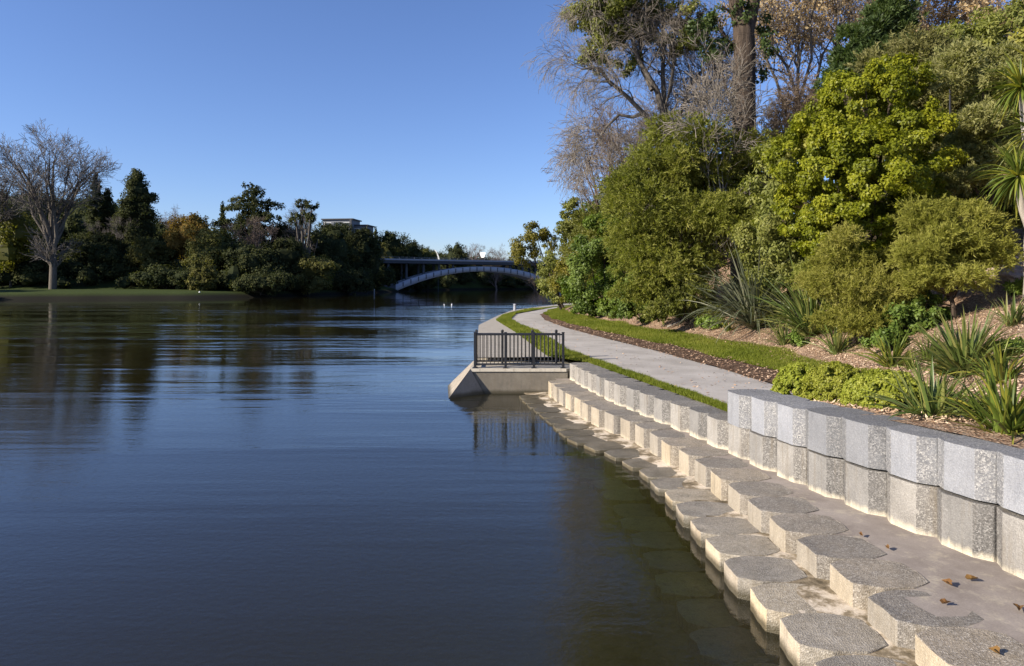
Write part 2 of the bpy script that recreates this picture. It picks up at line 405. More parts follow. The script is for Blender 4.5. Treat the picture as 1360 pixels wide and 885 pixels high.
# mulch slope: one sheet from the grass (or the back of the top wall) up the hill
ym = np.linspace(-9,111.5,260)
mleft = np.where(ym<11.2, interp(ym,W2_Y,W2_X)+.5, np.where(ym<12.6, interp(ym,[11.2,12.6],[4.2,7.4]), GRf(ym)-.05))
tt = np.concatenate([np.linspace(0,.3,40), np.linspace(.32,1,24)])
Xm = mleft[:,None]*(1-tt) + (62+0*ym)[:,None]*tt
Zm = mz(Xm, ym[:,None]+0*Xm)
grid_sheet('mulch_bank', np.stack([Xm, ym[:,None]+0*Xm, Zm],-1), M['mulch'])
# concrete promenade on the river wall beyond the platform
yb = np.linspace(22.0,111.5,120); XOf = lambda y: interp(y,XO_Y,XO_X)
strip('promenade', yb, XOf, lambda y: GLf(y)+.02, lambda y: .9+0*y, lambda y: .91+0*y, 4, M['band'])
# terrace screed between the front blocks and the wall
yt = np.linspace(-8,20.38,120)
strip('terrace', yt, lambda y: interp(y,W1_Y,W1_X)+.33, lambda y: interp(y,W2_Y,W2_X)+.3, lambda y: .447+0*y, lambda y: .452+0*y, 6, M['screed'])
strip('ledge', yt, lambda y: interp(y,W0_Y,W0_X)+.3, lambda y: interp(y,W1_Y,W1_X)+.3, lambda y: interp(y,[6,9,12,14,20],[.222,.178,.068,.042,.02]), lambda y: interp(y,[6,9,12,14,20],[.235,.19,.1,.075,.06]), 8, M['ledge'], .012)

# ------------------------------------------------------------------ block walls
def block_mesh(name, hw, mats, depth, h, chip=.0, seed=0, notch=.23, fw=.22):
    """six-sided block: flat face to the river (-x), long axis along the row (y); top at z=0"""
    r = random.Random(seed)
    pts = [(-.38,-fw),(-.38,fw),(-.38+notch,hw),(.15,hw),(.38,.22),(.38,-.22),(.15,-hw),(-.38+notch,-hw)]
    pts = [(x+.012*r.uniform(-1,1), y+.012*r.uniform(-1,1)*(abs(y)<.3)) for x,y in pts]
    if chip:                                                        # worn outline: extra points, each a little off the line
        q = []
        for a_, b_ in zip(pts, pts[1:]+pts[:1]):
            m_ = max(1, int(math.hypot(b_[0]-a_[0], b_[1]-a_[1])/.09))
            for k in range(m_): q.append((a_[0]+(b_[0]-a_[0])*k/m_+r.gauss(0,chip), a_[1]+(b_[1]-a_[1])*k/m_+r.gauss(0,chip)*.6))
        pts = q
    bm = bmesh.new()
    fs, ft, fb = prism(bm, pts, -h, 0)
    if chip:
        for v in ft.verts: v.co.z += r.uniform(-1.6,.2)*chip; v.co.x += r.gauss(0,chip*.5)
    bmesh.ops.bevel(bm, geom=[e for e in bm.edges if all(v.co.z>-h+.01 for v in e.verts) or abs(e.verts[0].co.z-e.verts[1].co.z)>.2], offset=.012, segments=2, affect='EDGES', profile=.5)
    bmesh.ops.recalc_face_normals(bm, faces=bm.faces[:])
    for f in bm.faces:
        c_ = f.calc_center_median()
        f.material_index = 0 if (f.normal.x < -.6 and abs(f.normal.z) < .5 and abs(c_.y) < fw*.98) else 1
    m = bpy.data.meshes.new(name); bm.to_mesh(m); bm.free()
    for mm in mats: m.materials.append(mm)
    return m
def resample(Y, X, y0, y1, pitch):
    yy = np.linspace(y0,y1,4000); xx = np.interp(yy,Y,X)
    ker = np.ones(161)/161; xx = np.convolve(np.pad(xx,80,mode='edge'),ker,'valid')
    s = np.concatenate([[0],np.cumsum(np.hypot(np.diff(xx),np.diff(yy)))])
    n = int(s[-1]/pitch); ss = np.arange(n)*pitch + pitch/2
    px, py = np.interp(ss,s,xx), np.interp(ss,s,yy)
    tx, ty = np.gradient(px), np.gradient(py)
    return px, py, np.arctan2(-tx, ty)
def block_wall(name, label, cat, Y, X, y0, y1, ztop, mats, h, hw=.338, chip=0.0, jz=.008, dx=0.0, jx=.012, group=None, notch=.23, fw=.22):
    root = empty(name, (float(np.interp((y0+y1)/2,Y,X)),(y0+y1)/2,0)); tag(root, label, cat)
    vs = [block_mesh('block', hw, mats, .76, h, chip, k+len(name), notch, fw) for k in range(5)]
    r = random.Random(len(label))
    for i,(px,py,a) in enumerate(zip(*resample(Y,X,y0,y1,.69))):
        o = link('block', vs[r.randrange(5)], root)
        off = .38+dx+r.uniform(-jx,jx)
        o.location = (px+math.cos(a)*off-root.location.x, py+math.sin(a)*off-root.location.y, ztop(py)+r.uniform(-jz,jz)+i*1e-4)
        o.rotation_euler = (r.uniform(-1,1)*jz*.6, r.uniform(-1,1)*jz*.6, a+r.uniform(-.015,.015))
    return root
block_wall('block_ledge', 'lowest course of worn cream concrete blocks lying half awash at the water edge', 'block ledge', W0_Y, W0_X, 1.5, 20.2,
    lambda y: interp(y,[6,9,12,14,20],[.235,.19,.08,.055,.03]), [M['b0s'],M['b0a']], .75, .336, .0055, .012, 0, .03)
block_wall('sunken_block_row', 'dim brown row of concrete blocks lying under the shallow water', 'sunken blocks', W0_Y, [x-.62 for x in W0_X], 1.5, 13.5,
    lambda y: interp(y,[6,12],[-.2,-.28]), [M['bu'],M['bu']], .6, .33, .02, .03, 0, .06)
block_wall('terrace_step', 'cream six sided concrete blocks stepping up from the ledge to the paved terrace', 'step', W1_Y, W1_X, 1.5, 20.3,
    lambda y: .46+0*y, [M['b1s'],M['b1a']], .9, .338, .006, .006)
block_wall('retaining_wall', 'long grey brown block wall along the back of the terrace with lime at its foot', 'wall', W2_Y, W2_X, 1.5, 21.0,
    lambda y: interp(y,[6.5,11,20],[1.03,.95,.92]), [M['b2s'],M['b2a']], .8, .3445, .004, .006, notch=.12, fw=.185)
block_wall('upper_wall', 'short pale grey speckled block wall stacked on top in front of the low hedges', 'wall', W2_Y, [x+.012 for x in W2_X], 1.5, 12.05,
    lambda y: interp(y,[6.5,11.6],[1.6,1.47]), [M['b3s'],M['b3a']], .53, .3445, .003, .005, notch=.10, fw=.185)

# ------------------------------------------------------------------ platform with railing
plat = empty('concrete_platform', (.2,21.5,0)); tag(plat, 'low concrete river platform with a sloping wing that carries the black railing', 'platform')
def local(o, root):
    o.location = -root.location; o.parent = root; return o
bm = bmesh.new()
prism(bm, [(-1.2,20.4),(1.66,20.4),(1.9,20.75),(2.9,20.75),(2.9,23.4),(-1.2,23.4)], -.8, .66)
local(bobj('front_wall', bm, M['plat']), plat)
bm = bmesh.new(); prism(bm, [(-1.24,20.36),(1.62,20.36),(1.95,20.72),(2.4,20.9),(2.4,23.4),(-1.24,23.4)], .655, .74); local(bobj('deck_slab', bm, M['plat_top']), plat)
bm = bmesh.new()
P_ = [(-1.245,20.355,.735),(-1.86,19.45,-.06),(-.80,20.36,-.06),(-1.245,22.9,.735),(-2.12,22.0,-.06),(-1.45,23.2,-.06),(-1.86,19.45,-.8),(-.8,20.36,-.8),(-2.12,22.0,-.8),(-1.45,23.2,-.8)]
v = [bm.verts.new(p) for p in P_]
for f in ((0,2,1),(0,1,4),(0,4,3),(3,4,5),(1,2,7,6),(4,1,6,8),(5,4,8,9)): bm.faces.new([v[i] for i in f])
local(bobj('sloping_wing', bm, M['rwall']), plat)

def railing(name, label, pts, zb, hgt, posts, ball=False):
    """pts: two plan points; posts: list of 0..1 positions"""
    a, b = Vector((*pts[0],0)), Vector((*pts[1],0)); L = (b-a).length; d = (b-a)/L; rz = math.atan2(d.y,d.x)
    root = empty(name, (*pts[0], zb), rz); tag(root, label, 'railing', 'black railings on the platform')
    for k, z in (('top_rail', hgt-.05), ('bottom_rail', .12)):
        bm = bmesh.new(); box(bm, (L/2,0,z), (L,.05,.05), 0, .006); bobj(k, bm, M['iron'], root)
    pm = None
    for t in posts:
        if pm is None:
            bm = bmesh.new(); box(bm, (0,0,hgt/2), (.075,.075,hgt), 0, .006); box(bm, (0,0,.011), (.16,.14,.02), 0, .003)
            if ball: bmesh.ops.create_uvsphere(bm, u_segments=10, v_segments=8, radius=.05, matrix=Matrix.Translation((0,0,hgt+.035)))
            else: box(bm, (0,0,hgt+.012), (.09,.09,.022), 0, .004)
            pm = bobj('post', bm, M['iron'], root); o = pm
        else: o = copyobj(pm, root)
        o.location = (t*L,0,0)
    n = int(L/.115); pk = None
    for i in range(1,n):
        x = i*L/n
        if any(abs(x-t*L)<.055 for t in posts): continue
        if pk is None:
            bm = bmesh.new(); cyl(bm, (0,0,.12), (0,0,hgt-.05), .0135, .0135, 6); pk = bobj('picket', bm, M['iron'], root); o = pk
        else: o = copyobj(pk, root)
        o.location = (x,0,0)
    return root
railing('steel_railing', 'black steel railing along the near edge of the platform, nearest the steps', [(-1.11,20.52),(1.55,20.52)], .74, 1.06, [0,.345,.665,.995])
railing('steel_railing', 'black ball topped railing along the far side of the platform behind the other', [(-1.11,21.35),(1.5,21.35)], .74, 1.02, [0,.31,.67,.955], True)
railing('steel_railing', 'short end of black railing on the river side of the platform above the wing', [(-1.11,21.25),(-1.11,20.62)], .74, 1.03, [.02,.98])

# river wall beyond the platform
yb2 = np.linspace(23.2,111.5,100)
A = np.stack([np.stack([XOf(yb2)+o_, yb2, 0*yb2+z_],-1) for o_, z_ in ((.12,.896),(0,.89),(-.07,.05),(-.12,-.8))],1)
ny,nx,_ = A.shape; i = np.arange(ny*nx).reshape(ny,nx)
o = nobj('river_wall', A.reshape(-1,3), np.stack([i[:-1,:-1],i[:-1,1:],i[1:,1:],i[1:,:-1]],-1).reshape(-1,4), M['rwall'])
tag(o, 'sloping concrete river wall that curves away beyond the railed platform', 'wall')
# small pale bollard where the wall bends
bol = empty('bollard', (.25,59.5,.9)); tag(bol, 'small pale bollard at the far bend of the path', 'bollard')
bm = bmesh.new(); cyl(bm,(0,0,0),(0,0,.5),.14,.12,10); bobj('post', bm, M['bridge_pale'], bol)
bm = bmesh.new(); cyl(bm,(0,0,.5),(0,0,.58),.16,.1,10); bobj('cap', bm, M['bridge_pale'], bol)
# ------------------------------------------------------------------ vegetation builders
def rdirs(n, rng, zmin=-1.0):
    z = rng.uniform(zmin,1,n); a = rng.uniform(0,2*np.pi,n); r = np.sqrt(1-z*z)
    return np.stack([r*np.cos(a), r*np.sin(a), z],-1)
def quads(p, a, s, L, W, cup=0.0, nrm=None):
    """rhombus leaves: p base, a long axis, s side axis"""
    L = np.asarray(L)[:,None]; W = np.asarray(W)[:,None]
    m = p + a*L*.45
    V = np.stack([p, m+s*W*.5, p+a*L, m-s*W*.5],1)
    if nrm is not None: V[:,[1,3]] += (nrm*W*cup)[:,None,:]
    return V.reshape(-1,3), np.arange(len(p)*4).reshape(-1,4)
def crown(blobs, n, L, W, rng, style='broad', lump=.26, fill=.5, zmin=-.75, droop=-.25, upward=.3, core=0, fuzz=.22, split=6):
    """leaves in clumps over the surface and through the volume of several ellipsoids -> (V, F, tint)"""
    B = np.array(blobs, float)
    if style == 'feather' and split:                                # every mass is a handful of uneven boughs
        ch = []
        for b in B:
            for _ in range(split):
                d_ = rdirs(1, rng, max(zmin,-.6))[0]; f_ = rng.uniform(.34,.62)
                ch.append(np.concatenate([b[:3]+d_*b[3:6]*rng.uniform(.35,.95), b[3:6]*f_*np.array([rng.uniform(.8,1.3),rng.uniform(.8,1.2),rng.uniform(.6,1.05)])]))
        B = np.array(ch)
    A = (B[:,3]*B[:,4]+B[:,3]*B[:,5]+B[:,4]*B[:,5]); share = A/A.sum()
    Vs, Ts = [], []
    for b, sh in zip(B, share):
        k = int(n*sh)
        if k < 8: continue
        c, r = b[:3], b[3:6]; rm = r.mean()
        if style == 'feather':                                      # leafy sprays that leave the heart of the clump in all directions
            per = 16; ns = max(4, int(k/per*1.5))
            d = rdirs(ns, rng, zmin); st0 = c + d*r*(rng.uniform(.12,.95,ns)**.6)[:,None] + rng.normal(size=(ns,3))*rm*.09
            q_ = st0*(2*np.pi/(.62*rm)) + c*1.7                     # boughs: thick where the field is high, open gaps between
            fld = np.sin(q_[:,0]+1.3*np.sin(q_[:,2]*.6))+np.sin(q_[:,1]*.9+1.1*np.sin(q_[:,0]*.7))+np.sin(q_[:,2]*1.15+1.2*np.sin(q_[:,1]*.8))
            keep = (fld > -.5) | (rng.uniform(0,1,ns) < .3)
            st0, d, fld = st0[keep], d[keep], fld[keep]; ns = len(d)
            st0 = st0 + d*r*(.11*np.clip(fld,-1,2))[:,None]
            dr = norm(d*.7 + rng.normal(size=(ns,3))*.5 + np.array([0,0,upward+.15])); Ls = rm*rng.uniform(.14,.5,ns)*(1+fuzz*rng.uniform(0,1,ns)**3)
            gp = c/max(rm,.1); reg = .5+.3*np.sin(d[:,0]*4+gp[0])*np.sin(d[:,1]*5+gp[1])*np.sin(d[:,2]*4+1)
            ts_ = np.clip(.45*reg+.55*rng.uniform(0,1)+rng.normal(0,.16,ns),0,1)
            u = np.tile((np.arange(per)+.5)/per,(ns,1)) + rng.uniform(-.03,.03,(ns,per))
            p = st0[:,None,:] + dr[:,None,:]*(u*Ls[:,None])[...,None]
            p[...,2] += droop*.6*(u**2)*Ls[:,None]
            tan = norm(dr[:,None,:] + np.array([0,0,1.])*(1.2*droop*u)[...,None])
            a = norm(tan*.85 + rng.normal(size=(ns,per,3))*.48).reshape(-1,3); p = (p + rng.normal(size=p.shape)*L*.15).reshape(-1,3)
            s = norm(np.cross(a, rng.normal(size=a.shape))); sz = rng.uniform(.65,1.3,len(a))
            V,_ = quads(p, a, s, L*sz, W*sz, 0)
            Vs.append(V); Ts.append(np.repeat(np.clip(np.repeat(ts_,per)*.7+.3*rng.uniform(0,1,len(a)),0,1),4)); continue
        m = max(8, int(3.2/(lump**2)*.55))
        d = rdirs(m, rng, zmin)
        sc = c + d*r*rng.uniform(.55,1.02,m)[:,None]**fill
        sr = lump*rm*rng.uniform(.6,1.35,m)
        st = rng.uniform(0,1,m)
        w = sr**2; idx = rng.choice(m, k, p=w/w.sum())
        g = rng.normal(size=(k,3)); g /= np.maximum(1, np.linalg.norm(g,axis=1,keepdims=True)/1.9)
        p = sc[idx] + g*sr[idx][:,None]*.55*np.array([1,1,.8])
        out = norm(d[idx]*.6 + norm(g)*.55 + np.array([0,0,upward]))
        if fuzz:                                                    # stray shoots past the outline
            far_ = (rng.uniform(0,1,m)<.35)[idx]; p = p + norm(d[idx]+np.array([0,0,.35]))*(far_*rng.uniform(0,1,k)**1.5*rm*fuzz)[:,None]
        tint = np.clip(.6*st[idx] + .4*rng.uniform(0,1,k), 0, 1)
        if style == 'broad':
            nr = norm(out + rng.normal(size=(k,3))*.45)
            a = norm(np.cross(nr, rng.normal(size=(k,3)))+np.array([0,0,droop])); s = norm(np.cross(nr, a))
        else:                                                       # feathery sprays
            a = norm(out*.9 + rng.normal(size=(k,3))*.42 + np.array([0,0,droop])); s = norm(np.cross(a, rng.normal(size=(k,3)))); nr = None
        sz = rng.uniform(.65,1.25,k)
        V,_ = quads(p, a, s, L*sz, W*sz, .18 if nr is not None else 0, nr)
        Vs.append(V); Ts.append(np.repeat(tint,4))
    if core:                                                        # opaque dark core added inside each clump: blocks light, darkens the leaf gaps
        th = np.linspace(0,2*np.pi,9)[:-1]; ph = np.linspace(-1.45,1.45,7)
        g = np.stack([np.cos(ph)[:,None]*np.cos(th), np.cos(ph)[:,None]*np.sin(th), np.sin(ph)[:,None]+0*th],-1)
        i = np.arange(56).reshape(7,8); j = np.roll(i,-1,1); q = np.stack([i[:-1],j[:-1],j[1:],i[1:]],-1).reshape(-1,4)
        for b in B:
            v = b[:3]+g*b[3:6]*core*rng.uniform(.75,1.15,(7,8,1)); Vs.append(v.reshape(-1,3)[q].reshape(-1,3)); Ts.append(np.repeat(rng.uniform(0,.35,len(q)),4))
    V = np.concatenate(Vs); return V, np.arange(len(V)).reshape(-1,4), np.concatenate(Ts)
K = 6
def grow(rng, base, levels):
    """base: (paths (n,K,3), radii (n,K)); every level sprouts side branches. -> list of (paths, radii)"""
    out = [base]; P, R = base
    for lv in levels:
        n = len(P); c = lv['n']; idx = np.repeat(np.arange(n), c)
        t = rng.uniform(lv.get('t0',.3), lv.get('t1',1.0), len(idx)); f = t*(K-1); i0 = np.minimum(f.astype(int),K-2); fr = (f-i0)[:,None]
        st = P[idx,i0]*(1-fr)+P[idx,i0+1]*fr; T = norm(P[idx,i0+1]-P[idx,i0])
        r0 = (R[idx,i0]*(1-fr[:,0])+R[idx,i0+1]*fr[:,0])
        perp = norm(np.cross(T, rng.normal(size=T.shape)))
        a = np.radians(lv['ang'])*rng.uniform(.6,1.3,len(idx))[:,None]
        d = T*np.cos(a)+perp*np.sin(a)
        L = lv['len']*rng.uniform(.6,1.25,len(idx))*(1-.4*t)
        Q = [st]; dd = norm(d + np.array([0,0,lv.get('up',0)])); step = (L/(K-1))[:,None]
        for k in range(K-1):
            Q.append(Q[-1]+dd*step)
            dd = norm(dd + np.array([0,0,lv.get('grav',0)]) + rng.normal(size=dd.shape)*lv.get('wig',.12))
        Pn = np.stack(Q,1)
        rs = np.minimum(r0*lv.get('rr',.6), lv.get('rmax',9)); Rn = rs[:,None]*np.linspace(1,lv.get('tip',.35),K)[None,:]
        Rn = np.maximum(Rn, lv.get('rmin',.004))
        P, R = Pn, Rn; out.append((P,R))
    return out
def tubes(P, R, sides):
    n = len(P); T = np.empty_like(P); T[:,1:-1] = P[:,2:]-P[:,:-2]; T[:,0] = P[:,1]-P[:,0]; T[:,-1] = P[:,-1]-P[:,-2]; T = norm(T)
    ref = np.where(np.abs(T[...,2:3])>.9, np.array([1.,0,0]), np.array([0,0,1.])); u = norm(np.cross(T,ref)); v = np.cross(T,u)
    an = np.linspace(0,2*np.pi,sides,endpoint=False)
    V = P[:,:,None,:] + R[:,:,None,None]*(np.cos(an)[:,None]*u[:,:,None,:]+np.sin(an)[:,None]*v[:,:,None,:])
    i = np.arange(n*P.shape[1]*sides).reshape(n,P.shape[1],sides); j = np.roll(i,-1,axis=2)
    Fc = np.stack([i[:,:-1],j[:,:-1],j[:,1:],i[:,1:]],-1).reshape(-1,4)
    return V.reshape(-1,3), Fc
def tubes_multi(lst, sides):
    Vs, Fs, o = [], [], 0
    for (P,R), s in zip(lst, sides):
        V, Fc = tubes(P,R,s); Vs.append(V); Fs.append(Fc+o); o += len(V)
    return np.concatenate(Vs), np.concatenate(Fs)
def path1(pts, r0, r1, rng=None, wig=0.0):
    pts = np.array(pts, float); t = np.linspace(0,len(pts)-1,K); i = np.minimum(t.astype(int),len(pts)-2); f=(t-i)[:,None]
    P = pts[i]*(1-f)+pts[i+1]*f
    if wig and rng is not None: P[1:-1] += rng.normal(size=P[1:-1].shape)*wig
    return P[None], np.linspace(r0,r1,K)[None]
def cat_paths(*ps): return np.concatenate([p[0] for p in ps]), np.concatenate([p[1] for p in ps])
def leaves_on(paths, n, L, W, rng, spread=.1, droop=-.3, t0=.3):
    P,_ = paths; i = rng.integers(0,len(P),n); f = rng.uniform(t0,1,n)*(K-1); k = np.minimum(f.astype(int),K-2); fr=(f-k)[:,None]
    p = P[i,k]*(1-fr)+P[i,k+1]*fr + rng.normal(size=(n,3))*spread
    nr = norm(rng.normal(size=(n,3))+np.array([0,0,.5])); a = norm(np.cross(nr, rng.normal(size=(n,3)))+np.array([0,0,droop])); s = norm(np.cross(nr,a))
    sz = rng.uniform(.6,1.3,n); V,Fc = quads(p,a,s,L*sz,W*sz,.15,nr)
    return V,Fc,np.repeat(np.clip(rng.normal(.5,.25,n),0,1),4)
def flax_mesh(n, L, W, rng, mat, spread=.12, stiff=.5, elev=(45,88), segs=6):
    az = rng.uniform(0,2*np.pi,n); el = np.radians(rng.uniform(*elev,n)); Ls = L*rng.uniform(.55,1.1,n); Ws = W*rng.uniform(.7,1.2,n)
    h = np.stack([np.cos(az),np.sin(az),0*az],-1); d = h*np.cos(el)[:,None]+np.array([0,0,1.])*np.sin(el)[:,None]
    az2 = az + rng.normal(0,.5,n)
    p = np.stack([np.cos(az2),np.sin(az2),0*az],-1)*rng.uniform(0,spread,n)[:,None]
    side = np.stack([-np.sin(az),np.cos(az),0*az],-1); side = norm(side + rng.normal(size=side.shape)*.35)
    bend = rng.uniform(.03,.26,n)*(1.2-stiff); kink = (rng.uniform(0,1,n)<.14)*rng.uniform(.3,.7,n)
    prof = [.75,1,1,.92,.75,.45,.04] if segs==6 else np.linspace(1,.05,segs+1)
    rows = []
    for k in range(segs+1):
        fold = norm(np.cross(d,side))*(-Ws*prof[k]*.18)[:,None]
        rows.append(np.stack([p-side*(Ws*prof[k]*.5)[:,None], p+fold, p+side*(Ws*prof[k]*.5)[:,None]],1))
        d = norm(d + np.array([0,0,-1.])*(bend*(1+k*.5)+kink*(k==3))[:,None]*.55 + h*(bend*.25)[:,None])
        p = p + d*(Ls/segs)[:,None]
    V = np.stack(rows,1)                                            # n, segs+1, 3, 3
    i = np.arange(n*(segs+1)*3).reshape(n,segs+1,3)
    Fc = np.stack([i[:,:-1,:-1],i[:,:-1,1:],i[:,1:,1:],i[:,1:,:-1]],-1).reshape(-1,4)
    return npmesh('blades', V.reshape(-1,3), Fc, mat, np.repeat(rng.uniform(0,1,n),(segs+1)*3))

# leaf and bark materials
LM = {
 'bright': leaf_mat('glossy_yellow_green_leaf', (.085,.10,.009),(.18,.195,.012),(.29,.28,.022), .36,.45,.2),
 'olive':  leaf_mat('olive_leaf', (.09,.10,.022),(.17,.18,.04),(.26,.255,.07), .38),
 'feather':leaf_mat('fine_olive_leaf', (.15,.15,.026),(.26,.26,.05),(.36,.335,.095), .42,.6,.12),
 'wattle':leaf_mat('soft_green_leaf', (.10,.115,.022),(.20,.22,.04),(.32,.31,.08), .42,.55,.15),
 'grey':   leaf_mat('grey_green_leaf', (.12,.12,.042),(.22,.215,.08),(.31,.29,.13), .38,.6,.12),
 'green':  leaf_mat('mid_green_leaf', (.055,.09,.016),(.11,.16,.026),(.17,.22,.045), .36),
 'dark':   leaf_mat('dark_green_leaf', (.025,.042,.014),(.055,.082,.024),(.09,.12,.035), .3),
 'yellow': leaf_mat('yellowing_leaf', (.075,.08,.012),(.16,.15,.02),(.24,.20,.035), .35),
 'autumn': leaf_mat('autumn_leaf', (.36,.25,.13),(.52,.40,.22),(.58,.49,.31), .45,.6,.15,(1.2,1.05,.7)),
 'brown':  leaf_mat('brown_twig_leaf', (.12,.09,.065),(.20,.155,.115),(.27,.22,.165), .3,.7,.1,(1.1,1,.8)),
 'lime':   leaf_mat('lime_leaf', (.08,.13,.02),(.15,.215,.035),(.22,.28,.06), .35),
 'hedge':  leaf_mat('small_hedge_leaf', (.17,.19,.022),(.28,.305,.038),(.38,.38,.07), .4),
 'flax':   leaf_mat('flax_blade', (.05,.08,.018),(.115,.155,.038),(.24,.23,.07), .25,.4,.4),
 'flaxgrey': leaf_mat('grey_flax_blade', (.05,.062,.035),(.105,.12,.07),(.20,.20,.13), .2,.4,.4),
 'flaxyel': leaf_mat('yellow_green_flax_blade', (.055,.08,.012),(.12,.16,.024),(.29,.26,.04), .25,.4,.4),
 'grass':  leaf_mat('grass_blade', (.075,.095,.010),(.135,.16,.016),(.25,.235,.05), .3,.6,.15),
 'chip':   leaf_mat('bark_chip', (.16,.095,.06),(.37,.245,.16),(.60,.46,.33), 0,.9,.1,(1,1,1)),
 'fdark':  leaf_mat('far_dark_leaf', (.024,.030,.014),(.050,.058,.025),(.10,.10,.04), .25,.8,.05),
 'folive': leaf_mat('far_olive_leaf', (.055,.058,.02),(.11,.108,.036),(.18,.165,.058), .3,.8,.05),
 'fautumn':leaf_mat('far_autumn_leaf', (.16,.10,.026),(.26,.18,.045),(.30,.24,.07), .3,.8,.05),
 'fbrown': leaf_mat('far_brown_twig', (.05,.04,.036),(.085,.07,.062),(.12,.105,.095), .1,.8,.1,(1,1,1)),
}
BM_ = {'grey': bark_mat('grey_bark', (.06,.052,.045),(.17,.15,.13)), 'brown': bark_mat('brown_bark', (.018,.014,.011),(.105,.078,.058), 7, .16, 1.0),
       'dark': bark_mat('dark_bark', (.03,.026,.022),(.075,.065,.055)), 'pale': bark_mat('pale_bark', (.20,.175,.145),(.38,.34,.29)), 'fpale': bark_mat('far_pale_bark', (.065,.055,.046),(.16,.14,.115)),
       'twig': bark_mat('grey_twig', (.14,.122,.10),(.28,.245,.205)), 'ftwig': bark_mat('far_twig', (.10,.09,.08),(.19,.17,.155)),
       'ptwig': bark_mat('purple_brown_twig', (.10,.075,.062),(.20,.155,.13))}

def stems_for(blobs, base, rng, r=.07, n=None):
    """trunk from the base and a limb to each blob"""
    B = np.array(blobs,float); base = np.array(base,float); top = B[:,:3].mean(0); mid = base+(top-base)*.35+rng.normal(size=3)*.08
    ps = [path1([base,(base+mid)/2+rng.normal(size=3)*.05,mid], r*1.25, r*.85)]
    for b in B:
        c = b[:3]; ps.append(path1([mid,(mid+c)/2+rng.normal(size=3)*b[3]*.15,c+np.array([0,0,b[5]*.5])], r*.7, r*.15))
    p0 = cat_paths(*ps)
    g = grow(rng, p0, [dict(n=5,t0=.35,ang=50,len=float(B[:,3].mean())*1.0,rr=.5,wig=.2,rmin=.006)])
    return tubes_multi(g,[7,4])
def shrub(name, label, cat, base, blobs, n, L, W, leaf, bark='brown', style='broad', r=.07, group=None, seed=1, **kw):
    """blobs are given relative to the base"""
    rng = np.random.default_rng(seed)
    root = empty(name, base); tag(root, label, cat, group)
    V,Fc,t = crown(blobs, n, L, W, rng, style, **kw)
    nobj('crown', V, Fc, LM[leaf], root, t)
    V,Fc = stems_for(blobs, (0,0,-.1), rng, r)
    nobj('trunk', V, Fc, BM_[bark], root, None, True)
    return root
def pxblobs(base, d, lst):
    """(photo x, photo y, half width, half height[, depth offset]) at distance d -> blobs relative to base"""
    out = []
    for q in lst:
        px,py,hw,hh = q[:4]; o = q[4] if len(q)>4 else 0; dd = d+o
        rx, rz = hw*dd/F, hh*dd/F
        out.append((XP(px,dd)-base[0], dd-base[1], ZP(py,dd)-base[2], rx, (rx+rz)*.5, rz))
    return out
# ------------------------------------------------------------------ right bank planting
def at(px, d):
    x = XP(px,d); return (x, d, float(mz(x,d)))
b = at(1150,21)
shrub('broadleaf_shrub', 'tall glossy yellow green broadleaf tree, the brightest on the bank, right of the big trunk', 'tree', b, pxblobs(b,21,[(1140,240,75,80,-.6),(1085,215,58,62),(1205,205,60,70),(1150,140,62,50,.4),(1120,310,55,50,-.3),(1220,285,42,45),(1070,280,38,45,.5),(1190,110,40,34,.8)]), 150000, .088,.062,'bright', r=.12, seed=2, lump=.14, fuzz=.16)
b = at(905,31.5)
shrub('wattle_tree', 'wide soft olive green tree with drooping fine foliage, left of the brightest broadleaf', 'tree', b, pxblobs(b,31.5,[(900,210,70,48),(860,250,50,52,-.5),(955,235,65,60,.5),(905,300,80,60,-.8),(850,330,42,50,.2),(980,300,62,60),(900,375,66,52,-1),(845,385,32,36,-.4)]), 190000, .17,.042,'wattle', style='feather', r=.14, seed=3, droop=-.55, fuzz=.8, split=7)
b = at(800,42)
shrub('dark_shrub', 'dense mid green shrub low at the left foot of the olive tree', 'shrub', b, pxblobs(b,42,[(805,330,42,40),(785,370,38,40,-.4),(830,375,30,38),(800,400,36,22,-.6)]), 36000, .15,.095,'green', r=.09, seed=4)
b = at(815,45)
shrub('olive_tree', 'grey olive tree rising behind the mid green shrub, below the bare drooping branches', 'tree', b, pxblobs(b,45,[(812,285,42,42),(780,312,30,34),(848,300,34,40),(795,345,40,40)]), 40000, .18,.06,'olive', style='feather', r=.1, seed=5)
b = at(764,50)
shrub('yellow_shrub', 'yellowing shrub at the inner bend of the path', 'shrub', b, pxblobs(b,50,[(765,345,20,32),(755,375,20,30),(780,375,24,32),(765,398,22,14)]), 11000, .17,.09,'yellow', seed=6)
b = (4.35,57,1.1)
shrub('leaning_tree', 'thin tree at the path bend leaning left over the water with separate leaf clumps', 'tree', b, pxblobs(b,57,[(698,328,15,24),(708,312,11,20),(690,338,8,14),(729,324,10,14),(722,312,7,9)]), 6000, .2,.10,'yellow', r=.12, seed=7, lump=.34, zmin=-1)
b = (3.95,54,1.1)
shrub('bushy_tree', 'dark yellow green bush standing where the path goes out of sight', 'shrub', b, pxblobs(b,54,[(735,372,19,26),(728,350,12,16),(745,388,16,18)]), 6500, .18,.09,'olive', r=.09, seed=8)
b = at(772,47)
shrub('slender_tree', 'slender tree with one upright green tuft against the sky above the path bend', 'tree', b, pxblobs(b,48,[(757,282,14,18),(762,300,15,16),(752,300,11,20),(770,318,10,10)]), 5000, .19,.10,'olive', r=.09, seed=9, lump=.34, zmin=-1)
x,y,z = hit(1266,424)
b = (x,y,z)
